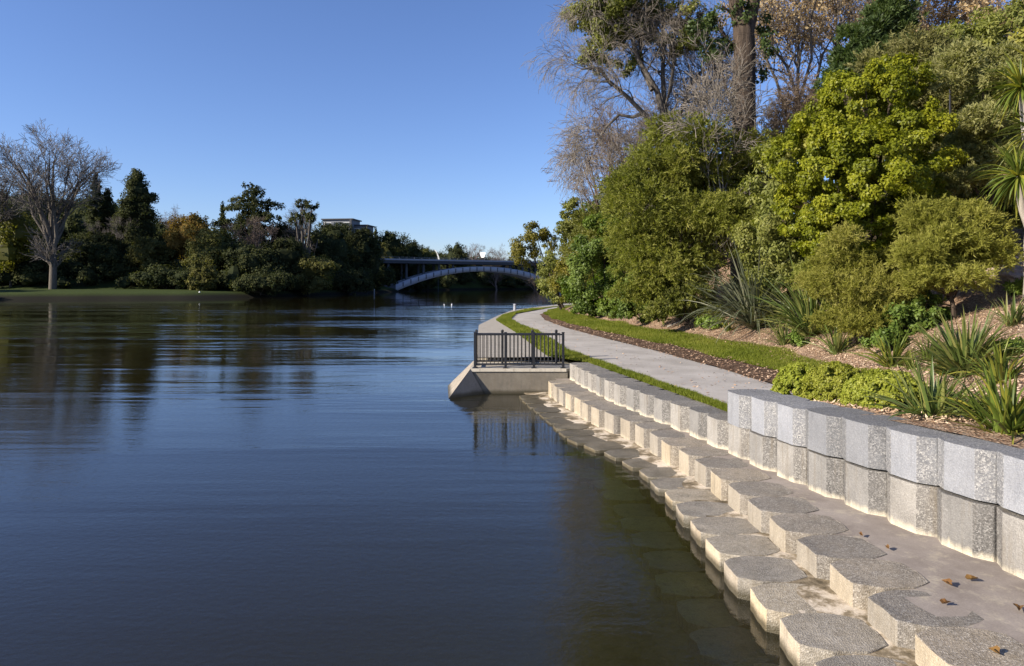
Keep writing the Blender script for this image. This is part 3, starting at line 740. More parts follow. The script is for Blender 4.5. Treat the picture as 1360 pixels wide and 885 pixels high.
shrub('kanuka_tree', 'small feathery tree with a bare leaning stem standing alone on the open mulch', 'tree', b, pxblobs(b,y,[(1262,318,52,44),(1222,340,36,38,-.2),(1300,330,36,38),(1255,365,48,30,-.4),(1215,375,28,24),(1290,290,36,26,.3)]), 95000, .105,.020,'feather', style='feather', r=.06, seed=10, droop=-.25, fuzz=1.0, split=8)
x,y,z = hit(1145,462)
b = (x,y+.4,z)
shrub('feathery_shrub', 'light olive feathery shrub between the flax clumps and the lone stemmed tree', 'shrub', b, pxblobs(b,y+.4,[(1140,375,48,42),(1115,335,36,30,.4),(1165,400,42,38,-.3),(1190,350,34,34,.6),(1140,430,46,22,-.3),(1100,375,30,34,.5)]), 85000, .11,.021,'feather', style='feather', r=.05, seed=11, fuzz=1.0, droop=-.2, split=8)
b = at(1215,26)
shrub('ngaio_tree', 'grey olive soft crowned tree behind and above the brightest broadleaf', 'tree', b, pxblobs(b,26,[(1210,85,52,42),(1240,140,50,50),(1180,120,42,44),(1265,190,46,50),(1215,190,55,55)]), 70000, .16,.045,'grey', style='feather', r=.14, seed=12)
b = at(1165,29)
shrub('dark_conifer', 'dark green conifer topping the skyline behind the grey olive crown', 'tree', b, pxblobs(b,29,[(1175,25,34,24),(1150,55,34,26),(1195,45,30,22),(1130,92,34,24),(1165,85,42,28),(1110,110,24,18)]), 26000, .24,.06,'dark', style='feather', r=.16, seed=13, droop=.05)
b = at(1315,22)
shrub('grey_shrub', 'pale grey green tall shrub between the brightest broadleaf and the palm leaved tree', 'shrub', b, pxblobs(b,22,[(1300,110,46,46),(1330,150,42,46,.3),(1285,170,42,46),(1310,215,46,42),(1275,230,36,38),(1340,90,34,34,.8)]), 65000, .15,.042,'grey', style='feather', r=.1, seed=14)
b = at(1300,31)
shrub('hill_tree', 'olive tree high on the hill at the top right corner behind the grey shrub', 'tree', b, pxblobs(b,33,[(1290,70,60,40),(1345,60,50,50),(1250,90,45,36)]), 15000, .24,.09,'olive', r=.15, seed=15)
b = at(1040,32)
shrub('brown_thicket', 'reddish brown leafless thicket filling the gap right of the big trunk', 'thicket', b, pxblobs(b,32,[(1030,190,36,50),(1055,140,40,36),(1075,165,45,50),(1030,250,40,50),(1010,330,40,60)]), 16000, .24,.025,'brown', style='feather', r=.08, seed=16)
b = at(1050,26.5)
shrub('shady_shrub', 'dark olive shrub in the shade below the brightest broadleaf, behind the flax', 'shrub', b, pxblobs(b,26.5,[(1040,300,36,56),(1055,365,46,48),(1090,340,40,50),(1030,235,30,46)]), 16000, .2,.08,'olive', r=.1, seed=17)
b = at(1235,24)
shrub('under_shrub', 'tangled green brown shrub low between the brightest broadleaf and the lone stemmed tree', 'shrub', b, pxblobs(b,24,[(1230,275,42,36),(1275,255,40,36),(1200,300,34,36),(1310,265,36,30),(1335,285,30,26,-1),(1165,330,40,40)]), 16000, .17,.06,'olive', r=.07, seed=18)
# understorey that closes the gaps between the front plants
for k,(px,py,dz,bl,n,L,W,lf,st,lab) in enumerate([
   (915,430,-.9,[(912,402,30,26),(882,412,22,20),(935,412,22,18)],20000,.12,.05,'olive','feather','low olive undergrowth along the foot of the wide soft olive tree'),
   (868,424,-.2,[(850,398,24,30),(838,412,22,16)],10000,.12,.07,'green','broad','dark leafy undergrowth behind the lime green climbing shrub'),
   (1030,432,1.0,[(1025,372,30,50),(1050,330,30,44),(1010,320,26,44)],20000,.13,.06,'olive','broad','upright olive shrub closing the gap between the two largest trees of the bank'),
   (1110,452,1.2,[(1100,405,34,40),(1075,380,26,36),(1120,360,30,30)],18000,.10,.03,'wattle','feather','soft green shrub directly behind the tall upright flax'),
   (1205,455,.8,[(1205,425,34,26),(1232,415,28,26),(1185,440,24,18)],12000,.10,.05,'green','broad','green shrub filling the foot of the lone stemmed tree to its left'),
   (1320,330,.5,[(1318,285,40,34),(1345,262,34,32),(1295,300,26,26)],18000,.11,.03,'feather','feather','yellow olive feathery shrub in front of the palm leaved trunk'),
   (1350,395,.2,[(1352,385,16,12)],2500,.09,.03,'lime','feather','tiny lime plant below the grey rock at the right edge'),
   (1250,300,2.5,[(1255,255,46,40),(1215,265,40,36),(1285,235,40,36)],24000,.13,.045,'grey','feather','grey olive shrub below and right of the brightest broadleaf'),
   (700+130,418,.5,[(832,398,22,22),(815,405,18,16)],8000,.12,.08,'lime','broad','yellow green low shrub at the lawn edge left of the climbing shrub')]):
    x,y,z = hit(px,py); y += dz; x = XP(px,y); z = float(mz(x,y))
    shrub('understorey_shrub', lab, 'shrub', (x,y,z), pxblobs((x,y,z),y,bl), n, L, W, lf, style=st, r=.05, seed=50+k, fuzz=.35)
# hill filler further back, so that the slope is wooded behind the front row
for k,(px,d,bl,lf,lab) in enumerate([
   (960,44,[(955,300,90,70),(1010,250,60,60),(900,320,60,70)],'olive','shadowed olive tree behind the big trunk and the wide olive tree'),
   (1105,40,[(1100,225,70,70),(1130,150,60,50)],'feather','thin feathery tree hidden behind the brightest broadleaf'),
   (1250,42,[(1230,150,90,80),(1310,110,80,60)],'olive','rounded olive tree on the upper slope behind the dark conifer'),
   (1350,30,[(1350,170,50,60),(1380,120,60,70)],'feather','feathery tree cut by the right edge behind the palm leaved tree'),
   (830,52,[(812,320,50,50),(850,280,55,60)],'green','green tree deep in shade behind the grey olive tree'),
   ]):
    b = at(px,d); shrub('slope_tree', lab, 'tree', b, pxblobs(b,d,bl), 15000, .32,.15,lf, r=.16, seed=30+k)

# low rounded hedges behind the upper wall
for k,(px,py,w,h,d,lab) in enumerate([(1064,512,40,24,11.6,'smallest and farthest of the three clipped yellow green mounds behind the wall'),
                               (1112,521,48,30,10.9,'middle one of the three clipped yellow green mounds behind the wall'),
                               (1178,536,60,35,10.1,'largest clipped yellow green mound, beside the near flax behind the wall')]):
    d += (.1,.3,-.05)[k]; x = XP(px,d); z = float(mz(x,d)); zc = ZP(py,d)
    rng = np.random.default_rng(60+k)
    root = empty('hedge_mound', (x,d,z)); tag(root, lab, 'hedge', 'clipped mounds behind the upper wall')
    rx = w*d/F*.86; top = (h*d/F+zc-z)*(1.0,1.06,1.08)[k]
    bl = [(0,0,top*.2,rx,rx*1.0,top*.9)]
    V,Fc,t = crown(bl, 30000, .042,.026, rng, 'broad', lump=.085, fill=.05, zmin=-.4, upward=.25, fuzz=.03)
    V2,F2,t2 = crown([(0,0,top*.25,rx*.82,rx*.82,top*.6)], 6000, .08,.05, rng, 'broad', lump=.2, fill=.2, zmin=-.5, fuzz=0)
    nobj('crown', np.concatenate([V,V2]), np.concatenate([Fc,F2+len(V)]), LM['hedge'], root, np.concatenate([t,t2]))
    V,Fc = tubes_multi(grow(rng, path1([(0,0,-.05),(0,0,top*.4)],.03,.02), [dict(n=16,t0=.1,ang=65,len=rx*.9,rr=.5,wig=.15,rmin=.004)]), [6,4])
    nobj('stem', V, Fc, BM_['brown'], root)

# flax and other sword leaved clumps: (photo x, photo y of the foot, height px, blades, width m, material, label, spread deg)
flax = [
 (1003,436,108,270,.07,'flaxgrey','largest flax, grey green with drooping dead blades, at the foot of the wide olive tree'),
 (1078,446,98,190,.062,'flax','tall upright green flax just right of the large grey green one'),
 (1042,458,40,60,.035,'flax','low green tuft in front of the gap between the two tallest flaxes'),
 (1112,470,46,60,.04,'flax','short green flax on the mulch edge below the light feathery shrub'),
 (1186,487,46,60,.045,'flaxyel','bright yellow green flax tuft alone on the open mulch'),
 (1212,490,24,36,.03,'flaxyel','tiny flax tuft beside the bright yellow green one'),
 (1236,478,34,60,.03,'green','bushy dark tuft between the tiny flax and the large slope flax'),
 (1282,500,88,170,.055,'flax','large full flax in the middle of the open mulch slope'),
 (1330,508,52,60,.045,'flaxyel','yellow green flax right of the large full flax on the slope'),
 (1345,432,40,50,.04,'flax','small flax high on the mulch below the pale rocks'),
 (1252,497,30,40,.035,'flaxyel','flat sprawling flax tuft at the left foot of the large full flax'),
 (1100,318,50,60,.06,'flaxgrey','pale flax peeking out of the shrubs under the brightest broadleaf'),
 (1205,335,44,40,.05,'flax','narrow flax half hidden left of the lone stemmed tree'),
 (1150,345,52,50,.05,'flax','arching flax inside the light feathery shrub'),
 (1322,300,48,60,.06,'flaxyel','yellow green flax high on the slope left of the palm leaved trunk'),
 (1295,345,40,40,.05,'flax','dark flax behind the lone stemmed tree, near the pale rocks'),
 (968,440,26,40,.03,'flaxyel','low pale green tuft at the left foot of the largest flax'),
]
for k,(px,py,h,n,w,mt,lab) in enumerate(flax):
    x,y,z = hit(px,py); L = h*y/F*(1.12 if h>60 else 1.3)
    rng = np.random.default_rng(100+k)
    root = empty('flax_plant', (x,y,z)); tag(root, lab, 'flax')
    o = link('blades', flax_mesh(int(n*1.3), L, w, rng, LM[mt], .10+.05*L, .55 if k!=0 else .2, (28,88)), root)
    o.location.z = -.03
# two near flaxes leaning over the upper wall
for k,(px,d,zt,n,lab) in enumerate([(1240,9.0,1.68,80,'dark green flax leaning over the upper wall beside the largest mound'),
                                    (1338,7.9,1.66,95,'nearest flax with a yellow blade, over the upper wall at the right edge')]):
    x = XP(px,d); z = float(mz(x,d)); rng = np.random.default_rng(140+k)
    root = empty('flax_plant', (x,d,z)); tag(root, lab, 'flax')
    link('blades', flax_mesh(int(n*1.5), .80 if k==0 else .9, .044, rng, LM['flaxyel' if k else 'flax'], .26, .7, (18,85)), root)
# planting of the same slope just beyond the right edge of the frame
rng = np.random.default_rng(151)
for k,(x,y) in enumerate([(7.2,6.6),(8.6,8.2),(9.8,9.6),(8.4,5.4),(10.6,7.2),(11.8,9.4),(12.6,12.2),(10.2,4.6)]):
    root = empty('flax_plant', (x,y,float(mz(x,y)))); tag(root, 'flax of the planting that carries on beyond the right edge of the photo', 'flax', 'flax beyond the right edge')
    link('blades', flax_mesh(60, rng.uniform(.6,1.1), .045, rng, LM[('flax','flaxyel')[k%2]], .14, .6, (25,86)), root)
for k,(x,y,r_) in enumerate([(14.4,13.6,1.3),(16.2,15.4,1.8),(14.6,10.2,1.2),(17.4,12.2,1.9),(19.5,16,2.2),(16.5,8.0,1.5)]):
    shrub('slope_shrub', 'olive shrub of the planting that carries on beyond the right edge of the photo', 'shrub', (x,y,float(mz(x,y))), [(0,0,r_*.9,r_,r_,r_*.9),(r_*.5,.3,r_*1.3,r_*.7,r_*.7,r_*.6)], 9000, .14,.045, ('wattle','feather','grey')[k%3], style='feather', r=.06, seed=170+k, group='shrubs beyond the right edge')
# low groundcover plants along the lawn edge, each a leafy tuft
for k,(px,py,w,h,lf,L,W,lab) in enumerate([
   (790,421,15,8,'green',.16,.1,'low bright leafy plant at the lawn edge under the mid green shrub'),
   (812,423,13,8,'green',.16,.1,'second low leafy plant, nearer the creeper, under the mid green shrub'),
   (772,418,10,6,'green',.16,.1,'smallest low leafy plant, nearest the path bend'),
   (862,428,17,34,'lime',.12,.08,'lime green climbing shrub beside the fallen branches'),
   (945,436,18,8,'lime',.12,.06,'flat lime green plant left of the largest flax'),
   (1055,462,14,10,'lime',.1,.04,'small lime plant under the tall upright flax'),
   (1175,468,26,14,'green',.1,.06,'dark leafy ground plant at the right foot of the light feathery shrub'),
   (1345,472,20,10,'lime',.1,.05,'pale leafy plant right of the large full flax at the edge of the photo'),
   (1250,568,50,10,'hedge',.05,.03,'low yellow green ground plant between the two near flaxes')]):
    x,y,z = hit(px,py) if k!=8 else (XP(1275,9.3),9.3,float(mz(XP(1275,9.3),9.3)))
    rx, rz = w*y/F, h*y/F
    shrub('ground_plant', lab, 'plant', (x,y,z), [(0,0,rz*.9,rx,rx*.9,rz),(rx*.4,-.1,rz*.6,rx*.7,rx*.6,rz*.7)], 1500 if k!=3 else 3500, L, W, lf, r=.02, seed=160+k, lump=.35, zmin=-.3)

# ---- bigger trees with built limbs
def bigtree(name, label, base, parts, seed):
    root = empty(name, base); tag(root, label, 'tree')
    for nm, (V,Fc), mat, t in parts: nobj(nm, V-np.array(base)*1.0, Fc, mat, root, t, t is None)
    return root
rng = np.random.default_rng(21)
# tall thick trunk that leaves the top of the frame
d=34; b = at(988,d); B0 = np.array(b)
tr = path1([(b[0],d,b[2]-.3),(XP(986,d),d,ZP(250,d)),(XP(989,d),d,ZP(100,d)),(XP(987,d),d,ZP(30,d))], .66,.50, rng,.04)
l1 = path1([(XP(985,d),d,ZP(45,d)),(XP(972,d),d-.2,ZP(-10,d)),(XP(955,d),d-.4,ZP(-120,d)),(XP(945,d),d,ZP(-260,d))], .36,.12, rng,.05)
l2 = path1([(XP(991,d),d,ZP(45,d)),(XP(1005,d),d,ZP(-10,d)),(XP(1012,d),d+.3,ZP(-120,d)),(XP(1030,d),d,ZP(-280,d))], .38,.12, rng,.05)
l3 = path1([(XP(984,d),d,ZP(160,d)),(XP(965,d),d-.4,ZP(130,d)),(XP(950,d),d-.6,ZP(90,d))], .13,.04, rng,.05)
g = grow(rng, cat_paths(tr,l1,l2,l3), [dict(n=7,t0=.45,ang=60,len=3.2,rr=.3,rmax=.09,wig=.18,up=.1), dict(n=6,t0=.3,ang=45,len=1.5,rr=.5,wig=.2,rmin=.008)])
bl = []
for q in [(962,60,14,14),(985,22,16,18),(940,70,14,16),(958,20,16,14),(1018,60,10,20),(1022,25,10,14),(925,40,14,14),(975,-20,26,24),(1010,-50,30,30),(945,-70,40,36),(1040,-110,50,40),(960,-150,60,46),(1012,95,8,12)]: bl.append((XP(q[0],d), d+rng.uniform(-.8,.8), ZP(q[1],d), q[2]*d/F, q[2]*d/F, q[3]*d/F))
cr = crown(bl, 15000, .20,.11, rng, 'broad', lump=.32, zmin=-1)
bigtree('gum_tree', 'very tall tree with a thick brown forked trunk leaving the top of the photo', b, [('trunk', tubes_multi(g,[12,6,3]), BM_['brown'], None), ('crown', cr[:2], LM['dark'], cr[2])], 21)
# bare drooping tree left of it
rng = np.random.default_rng(22)
d=41; b = at(893,d)
def pp(*pts): return [(XP(x,d+o),d+o,ZP(y,d+o)) for x,y,o in pts]
trk = path1([(b[0],d,b[2]-.3)]+pp((890,260,0),(886,160,0)), .42,.33, rng,.05)
limbs = [pp((888,180,0),(862,110,-.5),(838,50,-1),(826,-30,-1),(815,-120,-.5)), pp((888,175,0),(880,110,.4),(876,40,.5),(872,-60,.5)), pp((887,185,0),(850,145,-1),(820,120,-1.5),(795,95,-2),(772,92,-2)),
         pp((888,180,0),(905,140,.6),(925,110,1),(945,90,1)), pp((866,120,-.5),(850,80,.5),(858,20,1),(850,-80,1)), pp((880,150,0),(895,100,-1),(900,30,-1),(915,-60,-1)),
         pp((855,150,-.8),(825,150,0),(800,175,.3),(782,215,.4)), pp((835,45,-1),(805,25,-1.5),(785,-10,-1.5),(775,-60,-1.5))]
ps = [trk]+[path1(l, .19-.012*i, .05, rng,.12) for i,l in enumerate(limbs)]
g = grow(rng, cat_paths(*ps), [dict(n=11,t0=.3,ang=50,len=3.4,rr=.42,rmax=.085,wig=.16,up=.1,grav=-.02), dict(n=11,t0=.2,ang=45,len=2.1,rr=.5,wig=.2,grav=-.12,rmin=.011), dict(n=7,t0=.15,ang=35,len=1.6,rr=.55,wig=.14,grav=-.26,rmin=.008)])
bl=[]
for q in [(800,20,24,20),(825,0,22,20),(850,35,18,14),(790,50,16,16),(830,45,16,12),(905,20,20,16),(925,45,16,14),(880,0,20,18),(940,25,14,14),(815,-40,40,30),(880,-60,40,30),(905,72,12,8),(780,0,14,16),(770,30,18,18),(800,75,16,14),(835,85,16,12),(870,25,22,18),(845,10,24,18),(810,50,18,14),(915,50,20,16),(890,60,18,12),(795,35,30,26),(815,15,34,26),(845,30,30,22),(775,8,22,22),(790,70,16,14)]: bl.append((XP(q[0],d), d+rng.uniform(-1.2,1.2), ZP(q[1],d), q[2]*d/F, q[2]*d/F, q[3]*d/F))
cr = crown(bl, 52000, .20,.10, rng, 'broad', lump=.36, zmin=-1, fuzz=.5)
bigtree('drooping_tree', 'half bare tree with hanging grey twigs against the sky left of the thick trunk', b, [('trunk', tubes_multi(g[:2],[9,5]), BM_['grey'], None), ('twigs', tubes_multi(g[2:],[3,3]), BM_['twig'], None), ('crown', cr[:2], LM['olive'], cr[2])], 22)
# purple brown bare tree lower left of it
def baretree(name, label, base, h, spread, rng, bark, twig, seed_levels=None, r=.2, leaf=None, nleaf=0, Lf=.2, cat_='tree', forks=5, gr=-.02):
    P = [path1([(0,0,-.2),(0.02*h*rng.normal(),0,h*.18),(0.02*h*rng.normal(),0.02*h*rng.normal(),h*.34)], r, r*.72)]
    top = P[0][0][0,-1]
    for k in range(forks):
        a = 2*np.pi*(k+rng.uniform(-.3,.3))/forks; q = rng.uniform(.45,1)
        e = top + np.array([np.cos(a)*spread*q, np.sin(a)*spread*q, h*.62*rng.uniform(.75,1.04)*(1.12-.3*q)])
        st = P[0][0][0, rng.integers(3,6)]
        P.append(path1([st, st+(e-st)*np.array([.3,.3,.42]), st+(e-st)*np.array([.68,.68,.75]), e], r*.52, r*.09, rng, .012*h))
    P.append(path1([top, top+np.array([0,0,h*.35]), top+np.array([.03*h,0,h*.64])], r*.55, r*.08, rng, .012*h))
    s = h/12
    g = grow(rng, cat_paths(*P), [dict(n=8,t0=.25,ang=42,len=3.0*s,rr=.5,rmax=r*.3,wig=.13,up=.15,grav=.02), dict(n=7,t0=.2,ang=40,len=1.7*s,rr=.55,wig=.17,up=.1,grav=gr), dict(n=5,t0=.15,ang=38,len=.95*s,rr=.6,wig=.17,grav=gr,rmin=.0011*h)])
    root = empty(name, base); tag(root, label, cat_)
    V,Fc = tubes_multi(g[:2],[8,5]); nobj('trunk', V, Fc, BM_[bark], root, None, True)
    V,Fc = tubes_multi(g[2:],[3,3]); nobj('twigs', V, Fc, BM_[twig], root)
    if leaf:
        V,Fc,t = leaves_on(g[3], nleaf, Lf, Lf*.65, rng); nobj('crown', V, Fc, LM[leaf], root, t)
    return root
rng = np.random.default_rng(23)
b = at(945,31); baretree('bare_tree', 'thin bare tree with white stems crossing in front of the thick trunk', b, ZP(85,31)-b[2], 1.5, np.random.default_rng(24), 'pale','twig', r=.085, forks=3)
b = at(805,50); baretree('bare_tree', 'purple brown leafless tree low at the left edge of the wooded bank', b, ZP(165,50)-b[2], 3.4, rng, 'ptwig','ptwig', r=.22, forks=6)
b = at(850,47); baretree('bare_tree', 'brown twiggy bare tree behind the wide olive tree crown', b, ZP(150,47)-b[2], 3.6, rng, 'ptwig','ptwig', r=.2, forks=6)
b = at(930,44); baretree('bare_tree', 'grey white stemmed bare tree just left of the thick brown trunk', b, ZP(70,44)-b[2], 2.6, rng, 'pale','twig', r=.16, forks=5)
# plane trees with the last orange leaves
for k,(px,py,d,sp,nl,lab) in enumerate([(1062,-60,47,5.2,9500,'sparse plane tree with a few orange leaves right of the thick trunk'),
                                (1125,-70,52,5,9000,'orange leaved tree behind the dark conifer top'),
                                (1235,-40,50,5.5,10000,'thin autumn tree at the top edge right of the dark conifer'),
                                (1330,-30,46,5,10000,'thin autumn tree in the top right corner above the hill')]):
    b = at(px,d); baretree('plane_tree', lab, b, ZP(py,d)-b[2], sp, np.random.default_rng(40+k), 'grey','twig', r=.26, leaf='autumn', nleaf=nl, Lf=.21)
# cabbage tree at the right edge
rng = np.random.default_rng(70)
d = 17.3; b = (XP(1368,d), d, float(mz(XP(1368,d),d)))
root = empty('cabbage_tree', b); tag(root, 'palm like tree with long sword leaves on a pale trunk at the right edge', 'tree')
f1 = path1([(0,0,-.2),(.02,0,1.4),(.12,0,ZP(190,d)-b[2])], .17,.11, rng,.03); f2 = path1([(.02,0,1.6),(-.3,-.1,2.3),(-.42,-.15,ZP(235,d)-b[2])], .1,.08)
f3 = path1([(.1,0,2.6),(.0,.1,3.6),(-.15,.1,ZP(120,d)-b[2])], .1,.07)
V,Fc = tubes_multi([cat_paths(f1,f2,f3)],[9]); nobj('trunk', V, Fc, BM_['pale'], root, None, True)
for (hx,hy,hz),n in (((.14,0,ZP(175,d)-b[2]),170),((-.42,-.15,ZP(235,d)-b[2]),190),((-.15,.1,ZP(115,d)-b[2]),190),((.5,.3,ZP(90,d)-b[2]),80)):
    o = link('leaf_head', flax_mesh(n, 1.2, .055, rng, LM['flaxyel'], .05, .35, (-60,88)), root); o.location = (hx,hy,hz)
# pale rocks beside it
for k,(px,py,s,lab) in enumerate([(1340,352,.46,'pinkish white rock on the slope beside the palm leaved trunk'),(1322,366,.3,'smaller brown white rock just below the pinkish one'),(1352,370,.36,'grey rock in shade at the right edge under the pinkish one')]):
    x,y,z = hit(px,py,14,24); r = random.Random(k)
    bm = bmesh.new(); bmesh.ops.create_icosphere(bm, subdivisions=3, radius=s)
    from mathutils import noise as mn
    for v in bm.verts:
        v.co *= 1+.45*mn.noise(v.co*2.2/s*.5+Vector((k*7,0,0)))+.15*mn.noise(v.co*9+Vector((k,3,0)))
        v.co.z *= .75; v.co.x *= 1.25
    o = bobj('rock', bm, M['rock']); o.location = (x,y,z+s*.25); tag(o, lab, 'rock')
# fallen branches on the mulch
for k,(pts,r0,lab) in enumerate([([(883,408),(905,417),(918,416)],.08,'thick pale fallen branch pointing up left on the mulch'),([(886,432),(912,421),(935,415)],.05,'thinner curved fallen branch lying under the thick one')]):
    q = [hit(px,py+6) for px,py in pts]; q = [(a,b_,c+.12+.18*(i==0 and k==0)) for i,(a,b_,c) in enumerate(q)]
    rng = np.random.default_rng(80+k); p = path1(q, r0, r0*.5, rng,.02); g = grow(rng, p, [dict(n=4,t0=.3,ang=40,len=.7,rr=.5,wig=.1)])
    V,Fc = tubes_multi(g,[7,4]); V0 = V.mean(0); o = nobj('fallen_branch', V-V0, Fc, BM_['pale'], None, None, True); o.location = V0; tag(o, lab, 'branch')
# small white lamp among the shrubs
x,y,z = at(1262,24); root = empty('lamp_post', (x,y,z)); tag(root, 'small white lamp head poking out of the shrubs on the upper right slope', 'lamp post')
zt = ZP(78,24)-z
bm = bmesh.new(); cyl(bm,(0,0,0),(0,0,zt),.05,.035,8); bobj('post', bm, M['iron'], root)
bm = bmesh.new(); box(bm,(-.17,0,zt),(.42,.16,.09),0,.02); hd = bobj('lamp_head', bm, M['white'], root); hd.rotation_euler.y=.45; hd.location=(-.05,0,0)

# ---- grass blades and bark chips (nobody could count them)
def blades(name, n, xl, xr, y0, y1, zf, rng, h=.075):
    y = y0 + (y1-y0)*rng.uniform(0,1,n)**1.5; t = rng.uniform(0,1,n); x = xl(y)*(1-t)+xr(y)*t; z = zf(x,y,t)
    p = np.stack([x,y,z],-1); a = norm(np.stack([rng.normal(0,.45,n),rng.normal(0,.45,n),np.ones(n)],-1)); s = norm(np.cross(a, rng.normal(size=(n,3))))
    hh = h*rng.uniform(.5,1.4,n)*(1+.02*(y-10)); w = .012*(1+.05*(y-10))
    V = np.stack([p-s*w[:,None]*.5, p+s*w[:,None]*.5, p+a*hh[:,None]],1).reshape(-1,3)
    pat = .5+.3*np.sin(x*1.9+np.sin(y*1.3))*np.sin(y*.8)
    o = nobj(name, V, np.arange(n*3).reshape(-1,3), LM['grass'], None, np.repeat(np.clip(pat*.6+.4*rng.uniform(0,1,n),0,1),3)); o['kind']='stuff'; return o
rng = np.random.default_rng(90)
blades('verge_grass', 45000, lambda y: GLf(y)-.05, lambda y: PLf(y)+wob(y,.04,2.3), 12.2, 62, lambda x,y,t: PZ(y)-.03+.04*t, rng, .07)
blades('lawn_grass', 110000, lambda y: SRf(y)-.03, lambda y: GRf(y)+.1, 12.2, 66, lambda x,y,t: (PZ(y)+.075)*(1-t)+(mz(GRf(y),y)+.01)*t, rng, .065)
n = 46000
y = 8.5+32*rng.uniform(0,1,n)**1.6; x0 = np.where(y<12.5, interp(y,W2_Y,W2_X)+.9, GRf(y)-.05); x = x0+rng.uniform(0,1,n)**1.3*9; z = mz(x,y)+.015
keep = ~((y<12.5)&(x<interp(y,[11.2,12.6],[4.3,7.4])))
p = np.stack([x,y,z],-1)[keep]; n = len(p)
nr = norm(np.stack([rng.normal(0,.4,n)-.3,rng.normal(0,.4,n),np.ones(n)],-1)); a = norm(np.cross(nr,rng.normal(size=(n,3)))); s = norm(np.cross(nr,a))
V,Fc = quads(p,a,s,.085*rng.uniform(.5,1.4,n),.03*rng.uniform(.6,1.4,n))
o = nobj('bark_chips', V, Fc, LM['chip'], None, np.repeat(rng.uniform(0,1,n),4)); o['kind']='stuff'
# bark bits and dead leaves strewn over the soil edge, the lawn and the path edge
n = 5200; y = 12.5+30*rng.uniform(0,1,n)**1.4; t = rng.uniform(0,1,n); x = np.where(t<.55, PRx(y)-.15+(SRf(y)-PRx(y)+.3)*rng.uniform(0,1,n), np.where(t<.92, GRf(y)-.9*rng.uniform(0,1,n)**2, PLf(y)+(PRx(y)-PLf(y))*rng.uniform(0,1,n)))
z = np.where((x>PLf(y))&(x<PRx(y)), PZ(y)+.012, np.where(x<SRf(y), PZ(y)+.045+.04*(x-PRx(y)), (PZ(y)+.075)+(mz(GRf(y),y)-PZ(y)-.065)*np.clip((x-SRf(y))/(GRf(y)-SRf(y)),0,1)+.03))
p = np.stack([x,y,z],-1); nr = norm(np.stack([rng.normal(0,.3,n)-.2,rng.normal(0,.3,n),np.ones(n)],-1)); a = norm(np.cross(nr,rng.normal(size=(n,3)))); s = norm(np.cross(nr,a))
V,Fc = quads(p,a,s,.075*rng.uniform(.4,1.5,n),.04*rng.uniform(.5,1.4,n))
o = nobj('leaf_litter', V, Fc, LM['chip'], None, np.repeat(rng.uniform(0,.8,n),4)); o['kind']='stuff'
# fallen leaves on the terrace
LFM = leaf_mat('fallen_leaf', (.17,.09,.03),(.25,.15,.055),(.33,.23,.09), .1)
for k,(px,py,s,lab) in enumerate([(1259,777,.085,'curled orange leaf near the wall on the terrace, left one of a close pair'),(1291,771,.095,'orange brown leaf on the terrace nearest the foot of the wall'),(1256,803,.07,'small orange leaf on the terrace below the close pair'),(1354,810,.095,'brown leaf on the terrace at the right edge'),(1322,868,.08,'yellow leaf on a step block at the bottom edge'),(1178,729,.06,'tiny brown leaf far up the terrace'),(1143,712,.05,'smallest leaf fleck on the terrace, farthest from the viewer')]):
    d_ = (CAMZ-.465)*F/(py-HY); x = XP(px,d_); r = random.Random(k)
    bm = bmesh.new(); pts=[]; m_ = 10
    for i in range(m_):
        t = 2*math.pi*i/m_; q = s*.5*(1+.35*math.cos(2.5*t+.4)+.15*r.uniform(-1,1)); pts.append(bm.verts.new((q*math.cos(t)*1.2,q*math.sin(t)*.75,.006+.028*abs(math.sin(t))+.012*r.random())))
    c = bm.verts.new((0,0,.004)); [bm.faces.new([c,pts[i],pts[(i+1)%m_]]) for i in range(m_)]
    o = bobj('fallen_leaf', bm, LFM); o.location=(x,d_,.468); o.rotation_euler.z=r.uniform(0,6); tag(o, lab, 'leaf', 'fallen leaves on the terrace')
